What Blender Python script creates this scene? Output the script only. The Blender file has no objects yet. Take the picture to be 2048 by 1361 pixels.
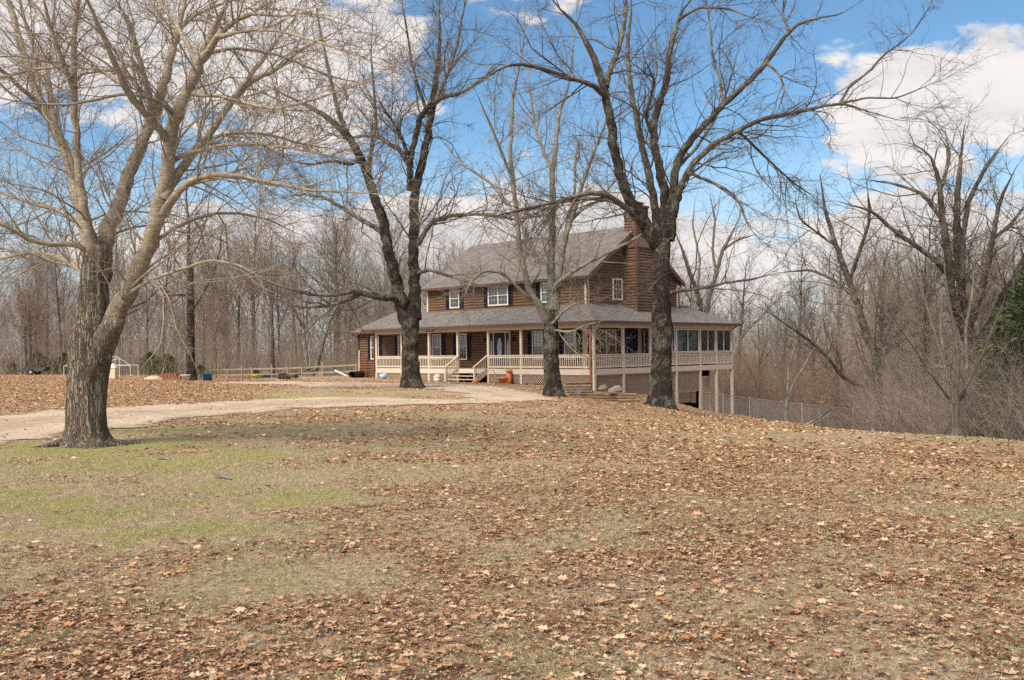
import bpy, math
import numpy as np
from mathutils import Matrix, Vector
SC = bpy.context.scene
# ---------------------------------------------------------------- camera (eye at the origin, looking along +Y)
F, PITCH, ROLL = 1858.0, 0.0108133, -0.0135176
cp, sp, cr, sr = math.cos(PITCH), math.sin(PITCH), math.cos(ROLL), math.sin(ROLL)
cam = bpy.data.cameras.new('camera'); camo = bpy.data.objects.new('camera', cam); SC.collection.objects.link(camo)
_u0 = Vector((0, -sp, cp)); _ex = Vector((1, 0, 0))
_r = cr * _ex + sr * _u0; _u = -sr * _ex + cr * _u0; _f = Vector((0, cp, sp))
camo.matrix_world = Matrix(((_r.x, _u.x, -_f.x, 0), (_r.y, _u.y, -_f.y, 0), (_r.z, _u.z, -_f.z, 0), (0, 0, 0, 1)))
cam.sensor_width = 36; cam.lens = F / 2048 * 36; cam.clip_end = 3000; cam.clip_start = 0.1
SC.camera = camo
# ---------------------------------------------------------------- sun, exposure
SUN_EL, SUN_AZ = math.radians(46), math.radians(215)      # azimuth clockwise from +Y: behind the camera, to the left
sd = Vector((math.sin(SUN_AZ) * math.cos(SUN_EL), math.cos(SUN_AZ) * math.cos(SUN_EL), math.sin(SUN_EL)))
sl = bpy.data.lights.new('sun', 'SUN'); sl.energy = 2.4; sl.angle = math.radians(34); sl.color = (1, 0.90, 0.78)
so = bpy.data.objects.new('sun', sl); SC.collection.objects.link(so); so.rotation_euler = sd.to_track_quat('Z', 'Y').to_euler()
SC.view_settings.view_transform = 'Standard'; SC.view_settings.look = 'None'
SC.view_settings.exposure = 1.34; SC.view_settings.gamma = 1; SC.view_settings.use_curve_mapping = False
SC.cycles.use_denoising = False; SC.cycles.max_bounces = 5; SC.cycles.transparent_max_bounces = 12; SC.cycles.diffuse_bounces = 2
# ---------------------------------------------------------------- world: sky with clouds
W = bpy.data.worlds.new('World'); SC.world = W; W.use_nodes = True
nt = W.node_tree; nt.nodes.clear()
class NG:
    """small helper for node trees"""
    def __init__(s, nt): s.nt = nt
    def n(s, t, **k):
        o = s.nt.nodes.new(t)
        for a, b in k.items(): setattr(o, a, b)
        return o
    def put(s, sock, v):
        if isinstance(v, bpy.types.NodeSocket): s.nt.links.new(v, sock)
        elif v is not None: sock.default_value = v
    def m(s, op, a, b=None, c=None, clamp=False):
        o = s.n('ShaderNodeMath', operation=op, use_clamp=clamp)
        s.put(o.inputs[0], a); s.put(o.inputs[1], b); s.put(o.inputs[2], c); return o.outputs[0]
    def noise(s, vec, scale, detail=4, rough=0.55, dist=0.0):
        o = s.n('ShaderNodeTexNoise'); s.put(o.inputs['Vector'], vec)
        o.inputs['Scale'].default_value = scale; o.inputs['Detail'].default_value = detail
        o.inputs['Roughness'].default_value = rough; o.inputs['Distortion'].default_value = dist
        return o.outputs[0]
    def vor(s, vec, scale, feature='F1'):
        o = s.n('ShaderNodeTexVoronoi', feature=feature); s.put(o.inputs['Vector'], vec); o.inputs['Scale'].default_value = scale
        return o
    def mapv(s, vec, scale=(1, 1, 1), rot=(0, 0, 0), loc=(0, 0, 0)):
        o = s.n('ShaderNodeMapping'); s.put(o.inputs[0], vec)
        o.inputs['Scale'].default_value = scale; o.inputs['Rotation'].default_value = rot; o.inputs['Location'].default_value = loc
        return o.outputs[0]
    def ramp(s, f, stops, interp='LINEAR'):
        o = s.n('ShaderNodeValToRGB'); s.put(o.inputs[0], f); e = o.color_ramp.elements; o.color_ramp.interpolation = interp
        while len(e) < len(stops): e.new(0.5)
        for i, (p, c) in enumerate(stops):
            e[i].position = p; e[i].color = (c, c, c, 1) if isinstance(c, (int, float)) else (*c, 1)
        return o.outputs[0]
    def mix(s, f, a, b, blend='MIX'):
        o = s.n('ShaderNodeMix', data_type='RGBA', blend_type=blend)
        for i, v in ((0, f), (6, a), (7, b)):
            if isinstance(v, tuple) and len(v) == 3: v = (*v, 1)
            s.put(o.inputs[i], v)
        return o.outputs[2]
    def smooth(s, v, a, b):
        o = s.n('ShaderNodeMapRange', interpolation_type='SMOOTHSTEP'); s.put(o.inputs[0], v)
        o.inputs[1].default_value = a; o.inputs[2].default_value = b; return o.outputs[0]
g = NG(nt)
tc = g.n('ShaderNodeTexCoord'); sep = g.n('ShaderNodeSeparateXYZ'); nt.links.new(tc.outputs['Generated'], sep.inputs[0])
dx, dy, dz = sep.outputs
sky = g.n('ShaderNodeTexSky', sky_type='NISHITA', sun_disc=False)
sky.sun_elevation = SUN_EL; sky.sun_rotation = SUN_AZ; sky.air_density = 1.0; sky.dust_density = 0.4; sky.ozone_density = 3.0
ay = g.m('MAXIMUM', g.m('ABSOLUTE', dy), 0.12)
ca = g.m('DIVIDE', dx, ay); cb = g.m('DIVIDE', dz, ay)
comb = g.n('ShaderNodeCombineXYZ'); g.put(comb.inputs[0], ca); g.put(comb.inputs[1], g.m('MULTIPLY', cb, 2.3)); g.put(comb.inputs[2], dy)
cv = comb.outputs[0]
dens = g.m('ADD', g.m('MULTIPLY', g.noise(cv, 7.5, 9, 0.58, 0.25), 2.0), g.m('MULTIPLY', g.noise(cv, 2.4, 3, 0.5), 0.55))
def bpx(x, y, sx, sy, w):
    global dens
    a0, b0 = (x - 1024) / F, (701 - y) / F
    e = g.m('ADD', g.m('POWER', g.m('DIVIDE', g.m('SUBTRACT', ca, a0), sx / F), 2), g.m('POWER', g.m('DIVIDE', g.m('SUBTRACT', cb, b0), sy / F), 2))
    dens = g.m('ADD', dens, g.m('MULTIPLY', g.m('EXPONENT', g.m('MULTIPLY', e, -1)), w))
for b in [(250, 80, 520, 190, .30), (720, 90, 200, 160, .22), (300, 345, 420, 60, -.5), (750, 330, 160, 60, -.2), (1180, 170, 260, 190, -.5),
          (1480, 180, 190, 230, -.42), (1930, 225, 250, 110, .6), (1700, 20, 330, 75, -.5), (2000, 0, 200, 40, -.4), (1560, 330, 110, 110, -.35),
          (1000, 430, 330, 70, .36), (500, 530, 500, 90, .3), (1500, 520, 600, 100, .38), (1250, 300, 200, 40, .12), (1930, 420, 200, 60, .2), (1850, 380, 260, 22, -.2), (1850, 450, 260, 22, .12)]:
    bpx(*b)
mask = g.smooth(dens, 1.20, 1.42)
mask = g.m('MULTIPLY', mask, g.smooth(dz, -0.02, 0.06))
shade = g.ramp(g.noise(g.mapv(cv, (1, 1.6, 1), loc=(3, 1, 0)), 6.5, 6, 0.6), [(0.3, (2.7, 2.65, 2.75)), (0.55, (3.8, 3.6, 3.45))])
core = g.smooth(dens, 1.35, 1.9)
ccol = g.mix(g.m('MULTIPLY', core, 0.22), shade, (2.9, 2.8, 3.0))
skyc = g.mix(1.0, sky.outputs[0], (0.46, 0.58, 0.60), 'MULTIPLY')
hz = g.ramp(dz, [(0.0, 1.0), (0.22, 0.0)])
skyc = g.mix(g.m('MULTIPLY', hz, 0.88), skyc, (3.1, 3.3, 3.5))
fin = g.mix(mask, skyc, ccol)
bg = g.n('ShaderNodeBackground'); bg.inputs[1].default_value = 0.1; g.put(bg.inputs[0], fin)
wo = g.n('ShaderNodeOutputWorld'); nt.links.new(bg.outputs[0], wo.inputs[0])
# ---------------------------------------------------------------- projection helpers (photo pixels -> places)
def ray(px, py):
    a = (px - 1024) / F; b = -(py - 680.5) / F
    x = a * cr - b * sr; up = a * sr + b * cr
    return np.array([x, cp - up * sp, sp + up * cp])
def at(px, py, d):
    r = ray(px, py); return r * (d / r[1])
# house frame: u runs along the front to the far left, v along the right side to the far right
YAW = 0.81539353; HX, HY = 4.4548, 50.7839
U = np.array([-math.sin(YAW), math.cos(YAW), 0]); V = np.array([math.cos(YAW), math.sin(YAW), 0]); O = np.array([HX, HY, 0])
def H(u, v, z=0): return O + u * U + v * V + np.array([0, 0, z])
def onv(px, py, v=0):
    r = ray(px, py); return r * ((O @ V + v) / (r @ V))
def onu(px, py, u=0):
    r = ray(px, py); return r * ((O @ U + u) / (r @ U))
# ---------------------------------------------------------------- terrain height
CP = []
def c_(p): CP.append(tuple(p))
def cz(px, d, z): r = ray(px, 690); CP.append((r[0] / r[1] * d, d, z))
for x, y in [(-25, -20), (0, -20), (25, -20), (-40, 5), (0, 0), (-12, 3), (12, 3)]: CP.append((x, y, -1.6))
CP.append((30, 0, -2.6)); CP.append((60, 0, -6)); CP.append((60, -30, -5))
for px in (0, 1024, 2048): cz(px, 7, -1.63)
c_(at(172, 890, 17)); cz(-300, 17, -1.6); cz(700, 17, -1.74); cz(1300, 17, -1.84); cz(2048, 12, -1.8); cz(1000, 25, -1.92); cz(0, 30, -1.62); cz(400, 35, -1.78)
for p in [(2048, 882, 19), (1860, 873, 21.5), (1700, 861, 26), (1600, 851, 31), (1500, 839, 40), (1322, 807, 34), (1250, 813, 34), (1260, 809, 41), (1200, 804, 40), (1180, 808, 35), (1107, 793, 42.7), (823, 776, 46), (1352, 816, 40), (1380, 834, 38), (1400, 838, 42), (1400, 843, 34), (1400, 850, 27), (1440, 841, 43), (1440, 847, 34), (1440, 853, 27), (1500, 849, 32), (1500, 856, 26), (1500, 845, 50), (1440, 842, 50)]: c_(at(*p))
for px, d, z in [(2048, 27, -3.6), (1860, 31, -4.2), (1700, 38, -4.9), (1600, 46, -5.2), (1500, 66, -5.6), (2300, 40, -6.5), (2048, 60, -8), (1700, 80, -7.5), (1500, 100, -8),
                 (2300, 16, -2.6), (2048, 150, -10), (1400, 150, -8), (2600, 100, -10), (1100, 110, -4.5), (800, 110, -3), (300, 120, -2.6), (-200, 120, -2.4), (300, 220, -3), (1000, 250, -7), (-300, 60, -1.5), (-800, 60, -1.5), (-800, 150, -2)]: cz(px, d, z)
for p in [(750, 755), (860, 763), (957, 766), (1041, 769.5), (1112, 771), (1189, 783)]: c_(onv(*p))
c_(onv(717, 757, 2))
for p in [(1248, 785), (1303, 792), (1355, 814), (1401, 831), (1434, 829), (1464, 826)]: c_(onu(*p))
for p in [(420, 763, 75), (645, 757, 69), (0, 750, 85), (200, 752, 82), (330, 758, 78), (413, 765, 60), (533, 764, 60), (645, 762, 60), (340, 763, 61), (703, 761, 61), (480, 764, 66), (600, 761, 66)]: c_(at(*p))
CP = np.array(CP, float)
def _phi(r): return np.sqrt(r * r + 4.0)
_A = np.zeros((len(CP) + 3,) * 2); _n = len(CP)
_A[:_n, :_n] = _phi(np.hypot(CP[:, None, 0] - CP[None, :, 0], CP[:, None, 1] - CP[None, :, 1])) - np.eye(_n) * 0.15
_A[:_n, _n] = 1; _A[:_n, _n + 1:] = CP[:, :2]; _A[_n, :_n] = 1; _A[_n + 1:, :_n] = CP[:, :2].T
_w = np.linalg.solve(_A, np.concatenate([CP[:, 2], [0, 0, 0]]))
def gz(x, y):
    x = np.clip(np.asarray(x, float), -150, 170); y = np.clip(np.asarray(y, float), -40, 260); sh = x.shape; x = x.ravel(); y = y.ravel(); o = np.empty(len(x))
    for i in range(0, len(x), 20000):
        s = slice(i, i + 20000)
        o[s] = _phi(np.hypot(x[s, None] - CP[None, :, 0], y[s, None] - CP[None, :, 1])) @ _w[:_n] + _w[_n] + _w[_n + 1] * x[s] + _w[_n + 2] * y[s]
    o += 0.025 * np.sin(x * 0.9 + 1.3) * np.sin(y * 0.7) + 0.012 * np.sin(x * 2.3 + y * 1.7)
    return o.reshape(sh)
def g1(x, y): return float(gz(np.array([x]), np.array([y]))[0])
def gp(px, py):
    r = ray(px, py); t = np.concatenate([np.arange(3, 60, .25), np.arange(60, 250, 1)])
    z = gz(r[0] / r[1] * t, t); k = np.argmax(r[2] / r[1] * t < z)
    if k == 0: k = len(t) - 1
    t0, t1 = t[k - 1], t[k]; a0 = r[2] / r[1] * t0 - z[k - 1]; a1 = r[2] / r[1] * t1 - z[k]
    tt = t0 + (t1 - t0) * a0 / (a0 - a1 + 1e-9); return np.array([r[0] / r[1] * tt, tt, g1(r[0] / r[1] * tt, tt)])
# ---------------------------------------------------------------- object helpers
COL = SC.collection
def mesh_np(name, Vt, faces, smooth=True):
    """faces: list of (M,k) int arrays"""
    me = bpy.data.meshes.new(name); Vt = np.asarray(Vt, np.float32)
    me.vertices.add(len(Vt)); me.vertices.foreach_set('co', Vt.ravel())
    idx = np.concatenate([f.ravel() for f in faces]).astype(np.int32)
    ln = np.concatenate([np.full(len(f), f.shape[1]) for f in faces]).astype(np.int32)
    me.loops.add(len(idx)); me.loops.foreach_set('vertex_index', idx)
    me.polygons.add(len(ln)); me.polygons.foreach_set('loop_start', (np.cumsum(ln) - ln).astype(np.int32))
    me.update(calc_edges=True); me.polygons.foreach_set('use_smooth', np.full(len(ln), smooth)); me.validate(); return me
def link(name, me, mat, parent=None, loc=None):
    o = bpy.data.objects.new(name, me); COL.objects.link(o)
    if mat is not None and len(me.materials) == 0: me.materials.append(mat)
    if parent: o.parent = parent
    if loc is not None: o.location = loc
    return o
def tag(o, label=None, cat=None, group=None, kind=None):
    if label: o['label'] = label
    if cat: o['category'] = cat
    if group: o['group'] = group
    if kind: o['kind'] = kind
    return o
def empty(name, loc=(0, 0, 0), rz=0):
    o = bpy.data.objects.new(name, None); COL.objects.link(o); o.location = loc; o.rotation_euler = (0, 0, rz); return o
class MB:
    def __init__(s): s.v = []; s.f = []
    def poly(s, pts):
        n = len(s.v); s.v += [tuple(p) for p in pts]; s.f.append(tuple(range(n, n + len(pts))))
    def box(s, x0, x1, y0, y1, z0, z1):
        n = len(s.v); s.v += [(x, y, z) for x in (x0, x1) for y in (y0, y1) for z in (z0, z1)]
        s.f += [tuple(n + i for i in q) for q in ((0, 1, 3, 2), (4, 6, 7, 5), (0, 4, 5, 1), (2, 3, 7, 6), (0, 2, 6, 4), (1, 5, 7, 3))]
    def bar(s, a, b, w, h, up=(0, 0, 1)):
        a, b = Vector(a), Vector(b); d = (b - a).normalized(); r = d.cross(Vector(up))
        if r.length < 1e-4: r = d.cross(Vector((1, 0, 0)))
        r.normalize(); u = r.cross(d); n = len(s.v)
        for p in (a, b):
            for i, j in ((-1, -1), (1, -1), (1, 1), (-1, 1)): s.v.append(tuple(p + r * (i * w / 2) + u * (j * h / 2)))
        s.f += [tuple(n + i for i in q) for q in ((0, 1, 2, 3), (7, 6, 5, 4), (0, 4, 5, 1), (1, 5, 6, 2), (2, 6, 7, 3), (3, 7, 4, 0))]
    def tube(s, pts, rad, k=8, caps=True):
        pts = [Vector(p) for p in pts]; n0 = len(s.v); m = len(pts)
        rad = rad if isinstance(rad, (list, tuple)) else [rad] * m
        av = (pts[-1] - pts[0]).normalized(); ref = Vector((0, 0, 1)) if abs(av.z) < .8 else Vector((1, 0, 0))
        for i, p in enumerate(pts):
            t = (pts[min(i + 1, m - 1)] - pts[max(i - 1, 0)]).normalized(); a = t.cross(ref).normalized(); b = t.cross(a)
            for j in range(k):
                q = 2 * math.pi * j / k; s.v.append(tuple(p + (a * math.cos(q) + b * math.sin(q)) * rad[i]))
        for i in range(m - 1):
            for j in range(k):
                j2 = (j + 1) % k; s.f.append((n0 + i * k + j, n0 + i * k + j2, n0 + (i + 1) * k + j2, n0 + (i + 1) * k + j))
        if caps:
            s.f.append(tuple(n0 + j for j in range(k))[::-1]); s.f.append(tuple(n0 + (m - 1) * k + j for j in range(k)))
    def lathe(s, prof, c=(0, 0, 0), k=20):
        n0 = len(s.v)
        for r, z in prof:
            for j in range(k):
                q = 2 * math.pi * j / k; s.v.append((c[0] + r * math.cos(q), c[1] + r * math.sin(q), c[2] + z))
        for i in range(len(prof) - 1):
            for j in range(k):
                j2 = (j + 1) % k; s.f.append((n0 + i * k + j, n0 + i * k + j2, n0 + (i + 1) * k + j2, n0 + (i + 1) * k + j))
    def build(s, name, mat, parent=None, smooth=False, bevel=0):
        me = bpy.data.meshes.new(name); me.from_pydata(s.v, [], s.f); me.update()
        if smooth: me.polygons.foreach_set('use_smooth', [True] * len(me.polygons))
        o = link(name, me, mat, parent)
        if bevel:
            b = o.modifiers.new('bevel', 'BEVEL'); b.width = bevel; b.segments = 2; b.limit_method = 'ANGLE'
        return o
def copy_tree(o, parent=None):
    c = o.copy(); COL.objects.link(c); c.parent = parent
    for ch in list(o.children): copy_tree(ch, c)
    return c
# ---------------------------------------------------------------- materials
MATS = {}
def mat(name, build, rough=0.8, spec=0.25):
    m = bpy.data.materials.new(name); m.use_nodes = True; t = m.node_tree; t.nodes.clear(); q = NG(t)
    b = q.n('ShaderNodeBsdfPrincipled'); b.inputs['Roughness'].default_value = rough; b.inputs['Specular IOR Level'].default_value = spec
    o = q.n('ShaderNodeOutputMaterial'); t.links.new(b.outputs[0], o.inputs[0])
    co = q.n('ShaderNodeTexCoord').outputs['Object']
    build(q, b, co, o); MATS[name] = m; return m
def bump(q, b, h, strength, dist=0.02):
    o = q.n('ShaderNodeBump'); q.put(o.inputs['Height'], h); o.inputs['Strength'].default_value = strength; o.inputs['Distance'].default_value = dist
    q.nt.links.new(o.outputs[0], b.inputs['Normal'])
def simple(name, c, rough=0.7, var=0.25, scale=6, bs=0.15, metal=0, spec=0.3):
    def f(q, b, co, o):
        n = q.noise(co, scale, 5, 0.6); lo = tuple(x * (1 - var) for x in c); hi = tuple(min(1, x * (1 + var)) for x in c)
        q.put(b.inputs['Base Color'], q.ramp(n, [(0.3, lo), (0.7, hi)])); b.inputs['Metallic'].default_value = metal
        if bs: bump(q, b, q.noise(co, scale * 8, 3), bs, 0.01)
    return mat(name, f, rough, spec)
def bark(name, c0, c1, lich, lamt, furrow=1.0, hband=0.0, r0=.08, r1=.2):
    """furrowed where the stem is thicker than r1 metres, smooth where thinner than r0 (attribute rad)"""
    def f(q, b, co, o):
        rad = q.n('ShaderNodeAttribute', attribute_name='rad').outputs['Fac']; fm = q.m('MULTIPLY', q.smooth(q.m('ADD', rad, q.m('MULTIPLY', q.m('SUBTRACT', q.noise(co, 4, 4), .5), .1)), r0, r1), furrow)
        w = q.mapv(co, (1, 1, 0.055)); nn = q.n('ShaderNodeTexNoise'); q.put(nn.inputs[0], co); nn.inputs['Scale'].default_value = 4
        sc_ = q.n('ShaderNodeVectorMath', operation='SCALE'); q.put(sc_.inputs[0], nn.outputs[1]); sc_.inputs['Scale'].default_value = 0.06
        wd = q.n('ShaderNodeVectorMath', operation='ADD'); q.put(wd.inputs[0], w); q.put(wd.inputs[1], sc_.outputs[0])
        rid = q.m('ABSOLUTE', q.m('SUBTRACT', q.noise(wd.outputs[0], 20, 2, 0.5), 0.5))
        rid2 = q.m('ABSOLUTE', q.m('SUBTRACT', q.noise(q.mapv(wd.outputs[0], loc=(5, 2, 1)), 30, 2, 0.5), 0.5))
        fh = q.m('MINIMUM', q.smooth(rid, 0.005, 0.10), q.smooth(rid2, 0.0, 0.06))
        fine = q.noise(w, 70, 4, 0.75); med = q.noise(co, 5, 4, 0.65)
        c = q.mix(q.m('ADD', q.m('MULTIPLY', fine, .6), q.m('MULTIPLY', med, .4)), c0, c1)
        c = q.mix(q.m('MULTIPLY', q.smooth(q.noise(w, 20, 5, .75), .42, .62), .35), c, tuple(min(1, x * 1.35) for x in c1))
        if hband:
            hb = q.smooth(q.noise(q.mapv(co, (3, 3, 14)), 2.2, 5, 0.7), 0.5, 0.6)
            c = q.mix(q.m('MULTIPLY', q.m('MULTIPLY', hb, q.m('SUBTRACT', 1, fm, clamp=True)), hband), c, tuple(min(1, x * 1.6) for x in c1))
            cr2 = q.smooth(q.m('ABSOLUTE', q.m('SUBTRACT', q.noise(q.mapv(co, (2, 2, 5)), 3, 4, .7), .5)), .0, .03)
            c = q.mix(q.m('MULTIPLY', q.m('SUBTRACT', 1, cr2), .4), c, tuple(x * .45 for x in c0))
        c = q.mix(q.m('MULTIPLY', q.m('MULTIPLY', q.m('SUBTRACT', 1, fh), fm, clamp=True), 0.85), c, tuple(x * 0.17 for x in c0))
        lm = q.m('MULTIPLY', q.smooth(q.noise(co, 2.1, 6, 0.72), 0.62 - lamt * 0.24, 0.68 - lamt * 0.18), q.smooth(q.noise(co, 24, 3, 0.6), 0.38, 0.56))
        c = q.mix(q.m('MULTIPLY', lm, 0.85), c, lich)
        h = q.m('ADD', q.m('MULTIPLY', q.m('MULTIPLY', fh, fm), 1.6), q.m('MULTIPLY', fine, 0.4))
        q.put(b.inputs['Base Color'], c); bump(q, b, h, 0.9, 0.04)
    return mat(name, f, 0.9, 0.15)
bark('bark_maple', (0.225, 0.178, 0.135), (0.37, 0.31, 0.235), (0.30, 0.30, 0.16), 0.25, 0.9, .7, .12, .24)
bark('bark_oak', (0.042, 0.032, 0.025), (0.098, 0.075, 0.058), (0.22, 0.22, 0.16), 0.6, 0.8)
bark('bark_lichen', (0.085, 0.07, 0.055), (0.20, 0.17, 0.135), (0.30, 0.31, 0.24), 0.9, 0.5)
bark('bark_wood', (0.07, 0.058, 0.046), (0.16, 0.135, 0.108), (0.24, 0.24, 0.18), 0.3, 0.3)
simple('twig_tan', (0.225, 0.178, 0.135), 0.85, 0.3, 1.5, 0)
simple('twig_dark', (0.10, 0.075, 0.06), 0.85, 0.35, 1.2, 0)
simple('twig_wood', (0.25, 0.208, 0.165), 0.9, 0.35, 0.5, 0)
simple('twig_grey', (0.31, 0.26, 0.215), 0.9, 0.3, 0.5, 0)
simple('twig_red', (0.23, 0.14, 0.095), 0.9, 0.3, 0.5, 0)
def leafmat(name, stops, rough=0.75):
    def f(q, b, co, o):
        a = q.n('ShaderNodeAttribute', attribute_name='rnd'); q.put(b.inputs['Base Color'], q.ramp(a.outputs['Fac'], stops))
    return mat(name, f, rough, 0.2)
leafmat('dead_leaf', [(0, (0.085, 0.038, 0.022)), (0.2, (0.18, 0.082, 0.046)), (0.45, (0.34, 0.20, 0.115)), (0.7, (0.46, 0.30, 0.175)), (0.91, (0.54, 0.41, 0.27)), (0.94, (0.34, 0.15, 0.07)), (1, (0.40, 0.18, 0.075))])
leafmat('litter_leaf', [(0, (0.13, 0.06, 0.03)), (0.3, (0.36, 0.195, 0.10)), (0.6, (0.52, 0.315, 0.17)), (1, (0.64, 0.44, 0.27))])
leafmat('orange_leaf', [(0, (0.22, 0.09, 0.04)), (0.5, (0.40, 0.19, 0.09)), (1, (0.52, 0.30, 0.16))])
leafmat('grass_blade', [(0, (0.36, 0.27, 0.17)), (0.3, (0.52, 0.42, 0.28)), (0.6, (0.34, 0.31, 0.15)), (1, (0.19, 0.24, 0.075))])
leafmat('cedar_needle', [(0, (0.022, 0.038, 0.016)), (0.6, (0.042, 0.068, 0.026)), (1, (0.085, 0.115, 0.035))])
leafmat('cedar_light', [(0, (0.04, 0.06, 0.02)), (0.6, (0.085, 0.105, 0.035)), (1, (0.17, 0.17, 0.06))])
def m_log(q, b, co, o):
    c = q.ramp(q.noise(q.mapv(co, (0.5, 0.5, 6)), 2.2, 5, 0.65), [(0.25, (0.076, 0.041, 0.023)), (0.5, (0.140, 0.077, 0.043)), (0.8, (0.21, 0.13, 0.078))])
    q.put(b.inputs['Base Color'], q.mix(q.m('MULTIPLY', q.smooth(q.noise(q.mapv(co, (6, 6, 40)), 2, 4), .55, .7), .35), c, (0.10, 0.05, 0.03)))
    bump(q, b, q.noise(q.mapv(co, (2, 2, 60)), 2, 3), 0.25, 0.01)
mat('log_siding', m_log, 0.62, 0.3)
def m_shingle(q, b, co, o):
    br = q.n('ShaderNodeTexBrick'); q.put(br.inputs[0], q.n('ShaderNodeUVMap').outputs[0])
    br.inputs['Scale'].default_value = 1; br.inputs['Brick Width'].default_value = 0.32; br.inputs['Row Height'].default_value = 0.145; br.inputs['Mortar Size'].default_value = 0.012
    br.inputs['Color1'].default_value = (0.085, 0.075, 0.072, 1); br.inputs['Color2'].default_value = (0.24, 0.216, 0.195, 1); br.inputs['Mortar'].default_value = (0.04, 0.036, 0.036, 1)
    n = q.noise(q.mapv(co, (1, 1, 1)), 1.2, 6, 0.7); sp_ = q.noise(co, 40, 2)
    c = q.mix(q.m('MULTIPLY', n, 0.5), br.outputs[0], (0.19, 0.165, 0.145)); c = q.mix(0.35, c, q.ramp(sp_, [(0.35, (0.07, 0.06, 0.06)), (0.65, (0.26, 0.235, 0.212))]))
    q.put(b.inputs['Base Color'], c); bump(q, b, br.outputs[1], -0.5, 0.01)
mat('shingle', m_shingle, 0.9, 0.15)
simple('cream_paint', (0.60, 0.495, 0.385), 0.55, 0.08, 3, 0.05)
simple('white_trim', (0.66, 0.59, 0.51), 0.5, 0.08, 3, 0.03)
simple('brown_trim', (0.10, 0.05, 0.034), 0.45, 0.15, 3, 0.03)
simple('navy_paint', (0.014, 0.019, 0.040), 0.5, 0.2, 5, 0.03)
simple('lattice_wood', (0.40, 0.285, 0.215), 0.75, 0.2, 6, 0.05)
simple('deck_board', (0.36, 0.28, 0.22), 0.8, 0.15, 4, 0.1)
simple('shade_and_soil', (0.02, 0.015, 0.012), 0.9, 0.2, 2, 0)  # near-black in place of shade indoors and below the decks; also dark soil
simple('timber', (0.26, 0.18, 0.11), 0.85, 0.35, 3, 0.5)
simple('fence_wood', (0.26, 0.205, 0.135), 0.85, 0.35, 1.5, 0.3)
simple('grey_wood', (0.34, 0.30, 0.25), 0.85, 0.3, 3, 0.3)
simple('terracotta', (0.50, 0.19, 0.085), 0.75, 0.15, 5, 0.15)
simple('galvanised', (0.42, 0.43, 0.42), 0.45, 0.15, 8, 0, 0.6)
simple('blue_plastic', (0.06, 0.22, 0.44), 0.4, 0.08, 4, 0)
simple('yellow_plastic', (0.72, 0.52, 0.05), 0.4, 0.08, 4, 0)
simple('grey_plastic', (0.20, 0.24, 0.29), 0.45, 0.08, 4, 0)
simple('white_plastic', (0.70, 0.68, 0.62), 0.45, 0.08, 4, 0.05)
simple('red_paint', (0.45, 0.05, 0.03), 0.5, 0.1, 4, 0)
simple('black_plastic', (0.018, 0.018, 0.018), 0.5, 0.2, 4, 0.1)
simple('stone', (0.36, 0.31, 0.26), 0.85, 0.3, 4, 0.5)
simple('rust', (0.28, 0.11, 0.06), 0.85, 0.3, 4, 0.3)
simple('tan_board', (0.50, 0.36, 0.22), 0.7, 0.12, 4, 0.1)
simple('curtain', (0.62, 0.58, 0.52), 0.9, 0.12, 5, 0.1)
simple('lead_glass', (0.42, 0.42, 0.44), 0.15, 0.4, 14, 0.3, 0, 0.6)
simple('pink_plaster', (0.62, 0.45, 0.42), 0.6, 0.2, 8, 0.1)
simple('asphalt', (0.22, 0.22, 0.23), 0.9, 0.2, 1, 0.2)
def m_glass(q, b, co, o):
    tr = q.n('ShaderNodeBsdfTransparent'); tr.inputs[0].default_value = (0.78, 0.78, 0.74, 1)
    gl = q.n('ShaderNodeBsdfGlossy'); gl.inputs['Roughness'].default_value = 0.04; gl.inputs[0].default_value = (0.9, 0.95, 1, 1)
    fr = q.n('ShaderNodeFresnel'); fr.inputs[0].default_value = 1.5
    mx = q.n('ShaderNodeMixShader'); q.put(mx.inputs[0], q.m('ADD', q.m('MULTIPLY', fr.outputs[0], 0.9), 0.02, clamp=True))
    q.nt.links.new(tr.outputs[0], mx.inputs[1]); q.nt.links.new(gl.outputs[0], mx.inputs[2]); q.nt.links.new(mx.outputs[0], o.inputs[0])
mat('window_glass', m_glass)
def m_screen(q, b, co, o):
    tr = q.n('ShaderNodeBsdfTransparent'); df = q.n('ShaderNodeBsdfDiffuse'); df.inputs[0].default_value = (0.03, 0.035, 0.035, 1)
    mx = q.n('ShaderNodeMixShader'); mx.inputs[0].default_value = 0.55
    q.nt.links.new(tr.outputs[0], mx.inputs[1]); q.nt.links.new(df.outputs[0], mx.inputs[2]); q.nt.links.new(mx.outputs[0], o.inputs[0])
mat('insect_screen', m_screen)
M = MATS
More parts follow.
